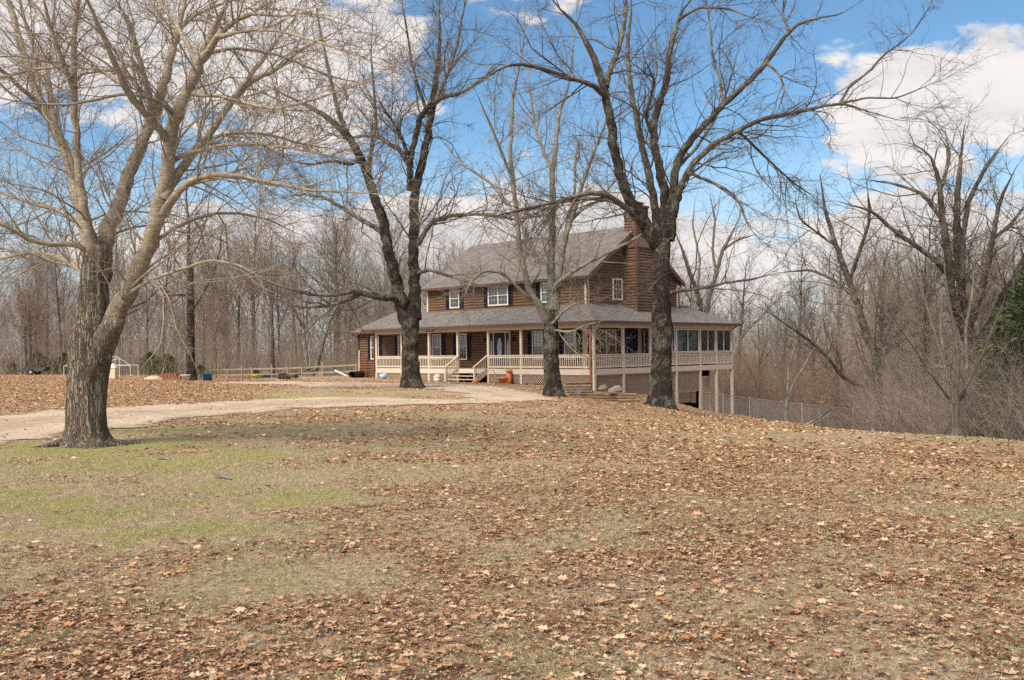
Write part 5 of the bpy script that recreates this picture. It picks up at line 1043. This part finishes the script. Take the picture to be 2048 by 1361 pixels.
# leaf nest high in the spreading tree
rs = np.random.RandomState(77); c = at(1797, 470, 29.3); q = rs.randn(220, 3); q /= np.linalg.norm(q, axis=1, keepdims=True); me = scatter_leaves('nest', q * .13 * rs.rand(220, 1) ** .4, .12, rs); o = link('squirrel_nest', me, M['dead_leaf'], None, tuple(c)); tag(o, 'dark ball of dead leaves lodged on a limb of the big tree at far right', 'nest')

# ================================================================ PROPS
def gat(px, d):
    r = ray(px, 700); x = r[0] / r[1] * d; return np.array([x, d, g1(x, d)])
def place(o, p, rz=0): o.location = tuple(p); o.rotation_euler = (0, 0, rz); return o
WARM = 0.82
# --- split rail fence beyond the left lawn: one thing, posts and rails as parts
fpost = [(422, 763, 76, 1), (455, 764, 75.5, 0), (483, 763, 75, 1), (503.5, 763, 74.5, 0), (543, 759, 74, 1), (575, 758, 73, 0), (603, 757, 72, 1), (645, 757, 70, 1), (712, 757, 67, 0)]
fence = empty('rail_fence', tuple(gat(422, 76))); tag(fence, 'weathered split rail fence between the blue bin and the left end of the house', 'fence')
F0 = np.array(fence.location); pp = []
for x, y, d, tall in fpost:
    p = gat(x, d) - F0; pp.append(p); m = MB(); h = 1.28 if tall else 1.05; m.tube([(p[0], p[1], p[2] - .2), (p[0] + .02, p[1], p[2] + h * .6), (p[0], p[1] + .01, p[2] + h)], [.085, .08, .075], 8); m.build('post', M['fence_wood'], fence, smooth=False)
for a, b in zip(pp[:-1], pp[1:]):
    for hh in (.92, .48) if a is not pp[0] else (.92, .5):
        m = MB(); m.bar((a[0], a[1], a[2] + hh), (b[0], b[1], b[2] + hh + .02), .05, .11); m.build('rail', M['fence_wood'], fence)
# --- chain link fence at the right
cf = [(1401, 831, 54.5, 1.45), (1446, 830, 56, 1.3), (1499, 829, 59, 1.15), (1604, 850, 50, 1.15), (1706, 866, 43, 1.2)]
tops = [783.7, 790, 797, 809, 818.5]
cl = empty('chain_link_fence', tuple(at(1401, 831, 54.5))); tag(cl, 'galvanised chain link fence running from under the porch to the thicket', 'fence'); C0 = np.array(cl.location)
tp = [at(x, t, d) - C0 for (x, y, d, h), t in zip(cf, tops)]; bt = [np.array([p[0], p[1], p[2] - h]) for p, (x, y, d, h) in zip(tp, cf)]
for a, b in zip(tp, bt):
    m = MB(); m.tube([tuple(b - [0, 0, .4]), tuple(a + [0, 0, .03])], .035, 8); m.lathe([(.045, .02), (.04, .06), (.0, .08)], tuple(a), 8); m.build('post', M['galvanised'], cl)
for i in range(4):
    m = MB(); m.tube([tuple(tp[i]), tuple(tp[i + 1])], .022, 6); m.build('top_rail', M['galvanised'], cl)
    a, b, a2, b2 = tp[i], tp[i + 1], bt[i], bt[i + 1]; L = np.linalg.norm(b - a); Hh = 1.2; m = MB(); st_ = .16
    for sg in (1, -1):
        k = -Hh
        while k < L:
            s0_, s1__ = (k, k + Hh) if sg > 0 else (k + Hh, k); t0, t1 = 0.0, 1.0
            lo_, hi_ = k, k + Hh; c0_, c1_ = max(lo_, 0), min(hi_, L)
            if c1_ > c0_:
                fa, fb = (c0_ - lo_) / Hh, (c1_ - lo_) / Hh
                if sg < 0: fa, fb = 1 - fa, 1 - fb
                pa = (a2 + (b2 - a2) * c0_ / L) * (1 - fa) + (a + (b - a) * c0_ / L) * fa; pb = (a2 + (b2 - a2) * c1_ / L) * (1 - fb) + (a + (b - a) * c1_ / L) * fb
                m.bar(tuple(pa), tuple(pb), .0065, .0065)
            k += st_
    m.build('mesh_panel', M['galvanised'], cl)
# --- landscape timber wall in front of the porch corner
tw = empty('timber_retaining_wall', tuple(gat(1180, 47.5))); tag(tw, 'low stepped retaining wall of round landscape timbers below the porch corner', 'retaining wall'); T0 = np.array(tw.location)
def seg(p, q, n, off=0):
    A, B = gat(*p) - T0, gat(*q) - T0; base = min(A[2], B[2])
    for k in range(n):
        m = MB(); j = .12 * ((k * 7) % 3 - 1); d_ = (B - A) / np.linalg.norm(B - A); a_ = A + d_ * j; b_ = B + d_ * (j * .6); zz = off + .065 + k * .13
        m.tube([(a_[0], a_[1], base + zz), (b_[0], b_[1], base + zz + .01)], .068, 8); m.build('timber', M['timber'], tw)
seg((1127, 47.2), (1182, 46.4), 5); seg((1182, 46.2), (1272, 45.4), 5, -.02); seg((1240, 44.9), (1282, 44.9), 4, -.1); seg((1262, 45.6), (1308, 46.4), 3, .0); seg((1126, 48.4), (1180, 48.8), 3, .3)
# soil behind is the lawn itself; flat stones lie on the timbers
for i, (px, d, s, lab) in enumerate([(1230, 45.7, .45, 'larger pale flat rock tilted on top of the timber wall'), (1205, 45.9, .26, 'smaller flat rock at the left of the larger one on the timber wall')]):
    rs = np.random.RandomState(60 + i); m = MB(); n = 9; a = np.linspace(0, 2 * np.pi, n, endpoint=False); r = s * (.75 + .35 * rs.rand(n))
    lo_ = [(r[j] * np.cos(a[j]), .5 * r[j] * np.sin(a[j]), 0) for j in range(n)]; hi_ = [(.8 * x, .8 * y, .12 + .16 * (x > 0) * s + .05 * rs.rand()) for x, y, z in lo_]; m.v = lo_ + hi_; m.f = [tuple(range(n))[::-1], tuple(range(n, 2 * n))] + [(j, (j + 1) % n, n + (j + 1) % n, n + j) for j in range(n)]
    o = m.build('flat_rock', M['stone'], bevel=.02); p = gat(px, d); place(o, (p[0], p[1], p[2] + .56)); o.rotation_euler = (.1, -.15, .3); tag(o, lab, 'rock', 'rocks on the timber wall')
# green hose coil hung on the timbers and pale downspout splash pipe
m = MB(); c = gat(1154, 46.3) + [0, 0, .35]
for k in range(3): m.tube([(c[0] + (.15 + .02 * k) * math.cos(t), c[1] - .04 * k, c[2] + (.15 + .02 * k) * math.sin(t)) for t in np.linspace(0, 2 * math.pi, 19)], .016, 6, False)
tag(m.build('garden_hose', M['grey_plastic']), 'coiled dark green grey hose lying against the timber wall', 'hose')
m = MB(); a = onv(1181, 777, -.5); m.bar(tuple(a), tuple(a + np.array([-1.0, -.6, -.12])), .12, .09); tag(m.build('drain_pipe', simple('pale_green', (.36, .46, .38), .5, .1, 4, 0)), 'pale green drain pipe on the ground at the foot of the corner downspout', 'pipe')
# --- terracotta planter and urn by the lattice
p = onv(1007, 769.5, -.45); gz0 = g1(p[0], p[1]); pot = empty('terracotta_planter', (p[0], p[1], gz0)); tag(pot, 'large round terracotta planter standing in front of the lattice right of the steps', 'planter')
m = MB(); m.lathe([(.0, 0), (.20, 0), (.30, .30), (.32, .31), (.34, .32), (.34, .41), (.30, .41), (.28, .34), (.0, .33)], (0, 0, 0), 24); m.build('bowl', M['terracotta'], pot, True); m = MB(); m.lathe([(.28, .345), (0, .37)], (0, 0, 0), 16); m.build('soil', M['shade_and_soil'], pot)
p2 = onv(1018, 766, -.25); ur = empty('terracotta_strawberry_jar', (p2[0], p2[1], g1(p2[0], p2[1]) + .0)); tag(ur, 'tall narrow terracotta jar with a ball top leaning behind the round planter', 'jar')
m = MB(); m.lathe([(0, 0), (.13, 0), (.17, .2), (.19, .42), (.15, .55), (.11, .60), (.10, .66)], (0, 0, 0), 20); m.build('jar_body', M['terracotta'], ur, True); m = MB(); m.lathe([(.09, .64), (.15, .69), (.18, .76), (.16, .84), (.10, .88), (0, .9)], (0, 0, 0), 20); m.build('ball_top', M['terracotta'], ur, True)
# rake leaning on the porch
m = MB(); a, b = onv(985, 738, -.15), onv(997, 766, -.75); m.tube([tuple(a), tuple(b)], .018, 6); rk = m.build('garden_rake', M['fence_wood']); tag(rk, 'long handled rake leaning on the porch right of the steps', 'rake')
m = MB(); m.bar(tuple(b + [-.2, -.02, .03]), tuple(b + [.2, .02, .03]), .03, .04)
for k in range(9): q = b + np.array([-.2 + .05 * k, 0, .03]); m.bar(tuple(q), tuple(q + [0, -.05, -.09]), .012, .012)
m.build('rake_head', M['rust'], rk)
# small pumpkin-like lantern at the foot of the right newel, pale pot left of the steps, blue can by the porch
p = onv(952, 764, -1.45); lt = empty('clay_lantern', (p[0], p[1], g1(p[0], p[1]))); tag(lt, 'small round clay lantern at the foot of the right stair rail', 'lantern'); m = MB(); m.lathe([(0, 0), (.11, 0), (.16, .09), (.15, .2), (.08, .27), (.05, .3), (.06, .33), (0, .34)], (0, 0, 0), 16); m.build('body', M['terracotta'], lt, True); m = MB(); m.tube([(-.06, 0, .3), (0, 0, .42), (.06, 0, .3)], .01, 6); m.build('handle', M['rust'], lt)
p = onv(875, 761, -.5); tp_ = empty('ceramic_mushroom', (p[0], p[1], g1(p[0], p[1]))); tag(tp_, 'pink and white domed garden ornament in front of the lattice left of the steps', 'ornament'); m = MB(); m.lathe([(0, 0), (.22, 0), (.23, .22), (.20, .24)], (0, 0, 0), 16); m.build('base', M['white_plastic'], tp_, True); m = MB(); m.lathe([(.22, .22), (.27, .26), (.22, .36), (.1, .45), (.03, .48), (0, .5)], (0, 0, 0), 16); m.build('dome', M['pink_plaster'], tp_, True)
p = onv(761, 757.5, -.8); wc = empty('watering_can', (p[0], p[1], g1(p[0], p[1]) + .1), .5); wc.rotation_euler = (.2, 1.2, .4); tag(wc, 'pale blue watering can tipped over below the left end of the porch', 'watering can')
m = MB(); m.lathe([(0, 0), (.2, 0), (.21, .02), (.19, .36), (.13, .42)], (0, 0, 0), 18); m.build('body', simple('pale_blue', (.33, .45, .6), .4, .1, 4, 0), wc, True); m = MB(); m.tube([(.18, 0, .08), (.34, 0, .3), (.42, 0, .44)], [.035, .025, .05], 8); m.build('spout', M['grey_plastic'], wc)
m = MB(); m.tube([(-.19, 0, .1), (-.32, 0, .22), (-.26, 0, .42), (-.1, 0, .46)], .018, 6); m.build('handle', M['grey_plastic'], wc)
# wire trellis and board against the wing
tr_ = empty('wire_trellis', tuple(onv(725, 757, 1.5))); tag(tr_, 'rusty wire trellis leaning on the log wall at the left end of the house', 'trellis'); T1 = np.array(tr_.location); a = onv(720, 757, 1.5) - T1; b = onv(732, 757, 1.5) - T1; upv = onv(722, 714, 1.85) - onv(720, 757, 1.5); m = MB()
for k in range(8): q = a + (b - a) * k / 7; m.tube([tuple(q), tuple(q + upv)], .010, 5)
for k in range(9): q = upv * k / 8; m.tube([tuple(a + q), tuple(b + q)], .010, 5)
m.build('wire_grid', M['rust'], tr_)
m = MB(); a, b = onv(717.5, 755, 1.6), onv(718.5, 701, 1.85); m.bar(tuple(a), tuple(b), .13, .04); tag(m.build('leaning_board', M['grey_wood']), 'tall pale grey board leaning at the far left corner of the house', 'board')
# black pipe end, toy slide, planks near the house's left end
m = MB(); p = gat(703, 66) + [0, 0, .24]; d_ = np.array([.35, .9, 0]); m.tube([tuple(p), tuple(p + d_ * 1.6)], .24, 18, False); m.tube([tuple(p + d_ * .01), tuple(p + d_ * 1.6)], .2, 18, False); m.tube([tuple(p), tuple(p + d_ * .04)], .25, 18, False); tag(m.build('drain_culvert', M['black_plastic']), 'short black corrugated culvert pipe with its open end facing the drive', 'pipe')
sl_ = empty('toy_slide', tuple(gat(681, 67.5))); sl_.scale = (.7, .7, .7); tag(sl_, 'small toy slide with a red chute and white and blue sides by the rail fence', 'slide'); m = MB(); m.bar((-.6, 0, .75), (.75, 0, .12), .4, .05, up=(0, 0, 1)); m.build('chute', M['red_paint'], sl_); m = MB(); m.bar((-.62, -.2, .85), (.8, -.2, .18), .04, .14); m.bar((-.62, .2, .85), (.8, .2, .18), .04, .14); m.build('side_rail', M['white_plastic'], sl_)
m = MB(); m.bar((-.9, -.18, 0), (-.62, -.18, .8), .06, .06); m.bar((-.9, .18, 0), (-.62, .18, .8), .06, .06)
for k in range(3): m.bar((-.85 + .07 * k, -.2, .2 + .2 * k), (-.85 + .07 * k, .2, .2 + .2 * k), .05, .04)
m.build('ladder', M['blue_plastic'], sl_)
for i, (px0, d0_, px1, d1_, lab) in enumerate([(505, 72, 566, 71, 'long grey plank lying in the grass in front of the rail fence'), (598, 69, 700, 66, 'longer plank edging the drive near the black culvert pipe')]):
    a, b = gat(px0, d0_), gat(px1, d1_); m = MB(); m.bar(tuple(a + [0, 0, .1]), tuple(b + [0, 0, .1]), .2, .16); tag(m.build('plank', M['fence_wood']), lab, 'plank')
# log pile
rs = np.random.RandomState(5); lp = empty('firewood_pile', tuple(gat(577, 70.5))); tag(lp, 'low dark heap of cut firewood beside the plank in front of the rail fence', 'firewood')
for k in range(9):
    a_ = rs.rand() * 6; x, y, z = rs.randn() * .5, rs.randn() * .25, .1 + .14 * (k % 3); dd = np.array([math.cos(a_), math.sin(a_), .1 * rs.randn()]) * .35; m = MB(); m.tube([tuple(np.array([x, y, z]) - dd), tuple(np.array([x, y, z]) + dd)], .09, 7); m.build('log', M['bark_oak'], lp)
# bins, buckets, planter along the fence
def tub(name, lab, cat, px, d, r0, r1, h, mt, rim=.03, square=False):
    o = empty(name, tuple(gat(px, d))); tag(o, lab, cat); m = MB(); m.lathe([(0, 0), (r0, 0), (r1, h), (r1 + rim, h), (r1 + rim, h - .05), (r1 + .005, h - .05)], (0, 0, 0), 4 if square else 20); m.lathe([(r1 - .02, h), (r0, .05), (0, .05)], (0, 0, 0), 4 if square else 20); m.build('tub', M[mt], o, not square); return o
o = tub('storage_bin', 'bright blue plastic bin at the left end of the rail fence', 'bin', 413, 75.5, .27, .33, .62, 'blue_plastic'); m = MB(); m.lathe([(0, .66), (.36, .64), (.37, .6)], (0, 0, 0), 20); m.build('lid', M['blue_plastic'], o)
tub('bucket', 'small yellow bucket hanging low on the rail fence', 'bucket', 509, 74, .2, .25, .45, 'yellow_plastic')
o = tub('bin', 'grey blue plastic bin standing behind the rail fence', 'bin', 533, 75, .26, .36, .62, 'grey_plastic'); m = MB(); m.lathe([(0, .68), (.3, .66), (.4, .63)], (0, 0, 0), 18); m.build('lid', M['grey_plastic'], o)
tub('planter_tub', 'cream coloured tapered planter in front of the straight dark trunk', 'planter', 371, 73, .24, .36, .5, 'white_plastic')
bh = empty('beehive_box', tuple(gat(225.5, 76))); tag(bh, 'pale hive box with a small peaked lid beside the white frame', 'box'); m = MB(); m.box(-.28, .28, -.25, .25, 0, .85); m.build('box_body', simple('pale_yellow', (.55, .52, .36), .6, .1, 4, 0), bh, bevel=.01); m = MB(); m.v = [(-.32, -.3, .85), (.32, -.3, .85), (.32, .3, .85), (-.32, .3, .85), (0, 0, 1.25)]; m.f = [(0, 1, 4), (1, 2, 4), (2, 3, 4), (3, 0, 4), (3, 2, 1, 0)]; m.build('lid', M['white_plastic'], bh)
m = MB(); m.box(-.3, .3, -.12, .12, 0, .45); m.box(-.33, .33, -.14, .14, .45, .5); o = m.build('cardboard_box', M['tan_board'], bevel=.01); place(o, gat(638, 71), .2); tag(o, 'tan box behind the rail fence near the leaning trunks', 'box')
# white tube frame of an unfinished greenhouse
gf = empty('greenhouse_frame', tuple(gat(192, 79)), .12); gf.scale = (.9, .9, .72); tag(gf, 'white pipe frame of an open gabled shelter standing behind the big maple trunk', 'frame')
def pipe(a, b, nm='pipe', r=.026): m = MB(); m.tube([a, b], r, 6); m.build(nm, M['white_plastic'], gf)
for yy in (0, 2.6):
    for xx in (-2.9, .0, 3.1): pipe((xx, yy, 0), (xx, yy, 1.35), 'upright')
    pipe((-2.9, yy, 1.35), (3.1, yy, 1.3), 'rail')
pipe((1.0, 0, 1.3), (1.9, 0, 2.35), 'rafter'); pipe((3.1, 0, 1.3), (1.9, 0, 2.35), 'rafter'); pipe((-2.9, 0, 1.3), (-1.3, 0, 2.35), 'rafter'); pipe((1.6, 0, 0), (1.75, 0, 2.2), 'upright'); pipe((2.1, 0, 0), (2.1, 0, 2.2), 'upright'); pipe((1.6, .0, 2.05), (2.1, 0, 2.05), 'rail'); pipe((-1.3, 0, 2.35), (1.9, 0, 2.35), 'ridge')
# dark low trailer and the grey road strip at the far left
tl = empty('utility_trailer', tuple(gat(66, 84)), .1); tag(tl, 'low black trailer with sloped sides parked on the far left lawn edge', 'trailer'); m = MB(); m.v = [(-.9, -.7, .35), (1.1, -.7, .35), (1.1, .7, .35), (-.9, .7, .35), (-.55, -.6, .75), (1.35, -.6, .7), (1.35, .6, .7), (-.55, .6, .75)]; m.f = [(3, 2, 1, 0), (0, 1, 5, 4), (1, 2, 6, 5), (2, 3, 7, 6), (3, 0, 4, 7)]; m.build('bed', M['black_plastic'], tl)
for yy in (-.78, .78):
    m = MB(); m.tube([(.1, yy - .08, .28), (.1, yy + .08, .28)], .28, 16); w = m.build('wheel', M['black_plastic'], tl); m = MB(); m.tube([(.1, yy - .09, .28), (.1, yy + .09, .28)], .13, 12); m.build('rim', M['galvanised'], w)
m = MB(); m.bar((-.9, 0, .4), (-2.0, 0, .35), .07, .07); m.build('drawbar', M['black_plastic'], tl)
rp = [gat(-500, 92), gat(44, 88), gat(38, 94), gat(-500, 99)]; m = MB(); n_ = 12
for i in range(n_):
    t0, t1 = i / n_, (i + 1) / n_; q = [rp[0] * (1 - t0) + rp[1] * t0, rp[0] * (1 - t1) + rp[1] * t1, rp[3] * (1 - t1) + rp[2] * t1, rp[3] * (1 - t0) + rp[2] * t0]; m.poly([(p[0], p[1], g1(p[0], p[1]) + .12) for p in q])
tag(m.build('road', M['asphalt']), kind='structure')
m = MB(); bk_ = gat(340, 76.5)
for k in range(7): m.box(-.9 + .26 * k, -.68 + .26 * k, -.3, .3, 0, .28)
for k in range(5): m.box(-.7 + .26 * k, -.48 + .26 * k, -.28, .28, .285, .5)
tag(place(m.build('brick_stack', M['rust']), bk_, .1), 'low stack of red brown blocks left of the cream planter', 'block stack')
m = MB(); rs = np.random.RandomState(2); a = np.linspace(0, 2 * np.pi, 22, endpoint=False); rr_ = 1 + .12 * rs.randn(22)
for k, (s_, z_) in enumerate([(1, -.05), (.8, .12), (.5, .24), (.2, .3)]): m.v += [(.75 * s_ * rr_[j] * math.cos(a[j]), .5 * s_ * rr_[j] * math.sin(a[j]), z_ + .04 * rs.rand()) for j in range(22)]
for k in range(3): m.f += [(k * 22 + j, k * 22 + (j + 1) % 22, (k + 1) * 22 + (j + 1) % 22, (k + 1) * 22 + j) for j in range(22)]
m.f.append(tuple(range(66, 88))); tag(place(m.build('sand_heap', M['tan_board'], smooth=True), gat(308, 76)), 'small heap of pale sand left of the red brown blocks', 'sand heap')
# fallen branch and stumps near the chain link fence
fb = empty('fallen_branch', tuple(gat(1600, 33))); tag(fb, 'pale fallen forked branch propped up at the brow of the lawn by the fence', 'branch'); rs = np.random.RandomState(4)
B0 = np.array(fb.location)
for pts in ([(1596, 858, 33, 5), (1620, 846, 33, 5), (1641, 834, 33.5, 3.6), (1662, 820, 34, 2.4)], [(1618, 852, 33, 4), (1640, 842, 32.6, 3), (1660, 826, 32.4, 1.6)], [(1590, 857, 32.6, 4), (1606, 849, 32.8, 3), (1625, 850, 32, 2)], [(1640, 835, 33.5, 2), (1636, 820, 33.6, 1.2)], [(1575, 852, 32.5, 2.5), (1600, 846, 32.6, 2), (1612, 836, 32.6, 1)]):
    m = MB(); m.tube([tuple(at(x, y, d) - B0) for x, y, d, w in pts], [w / 2 * d / F * 1.1 for x, y, d, w in pts], 8); m.build('limb', M['bark_lichen'], fb, True)
for px, py, d, s, lab in [(1533, 838, 41, .36, 'rounded charred black stump left of the sapling'), (1566, 846, 38, .42, 'low broken black stump at the foot of the sapling')]:
    rs = np.random.RandomState(int(px)); m = MB(); k = 12; prof = [(1.15, -.1), (1, .15), (.85, .5), (.6, .75), (.2, .8)]
    for r_, z_ in prof: m.v += [(s * r_ * (1 + .25 * rs.randn()) * math.cos(2 * math.pi * j / k), s * r_ * (1 + .2 * rs.randn()) * math.sin(2 * math.pi * j / k), s * z_ * (1 + .3 * rs.rand())) for j in range(k)]
    for q in range(4): m.f += [(q * k + j, q * k + (j + 1) % k, (q + 1) * k + (j + 1) % k, (q + 1) * k + j) for j in range(k)]
    m.f.append(tuple(range(4 * k, 5 * k))); o = m.build('tree_stump', M['black_plastic']); p = at(px, py, d); place(o, (p[0], p[1], min(g1(p[0], p[1]), p[2]) )); tag(o, lab, 'stump')
# sticks and pale rocks on the near lawn
for px, py, L_, lab in [(430, 957, .55, 'bleached piece of bark lying in the moss right of the big maple'), (318, 920, .5, 'grey weathered root piece in the moss nearer the big maple')]:
    p = gp(px, py); m = MB(); m.tube([(0, 0, .02), (L_ * .4, .05, .06), (L_, -.04, .02)], [.03, .05, .02], 8); o = m.build('bark_piece', M['bark_lichen'], smooth=True); place(o, p, -.5); o.scale = (.6, .8, .5); tag(o, lab, 'bark piece')
# bird's nest / wind chime on the corner post
wcm = empty('wind_chime', tuple(H(-.12, -.12, .95))); tag(wcm, 'dark wind chime hanging at the porch corner post', 'wind chime'); m = MB(); m.tube([(0, 0, .25), (0, 0, 0)], .006, 5); m.lathe([(.0, .02), (.1, 0), (.1, -.02), (0, -.03)], (0, 0, 0), 12); m.build('disc', M['black_plastic'], wcm)
for k in range(5): m = MB(); a_ = k * 1.256; m.tube([(.07 * math.cos(a_), .07 * math.sin(a_), -.03), (.07 * math.cos(a_), .07 * math.sin(a_), -.3 - .03 * k)], .012, 6); m.build('chime_tube', M['galvanised'], wcm)

# burl low on the fork of the big maple
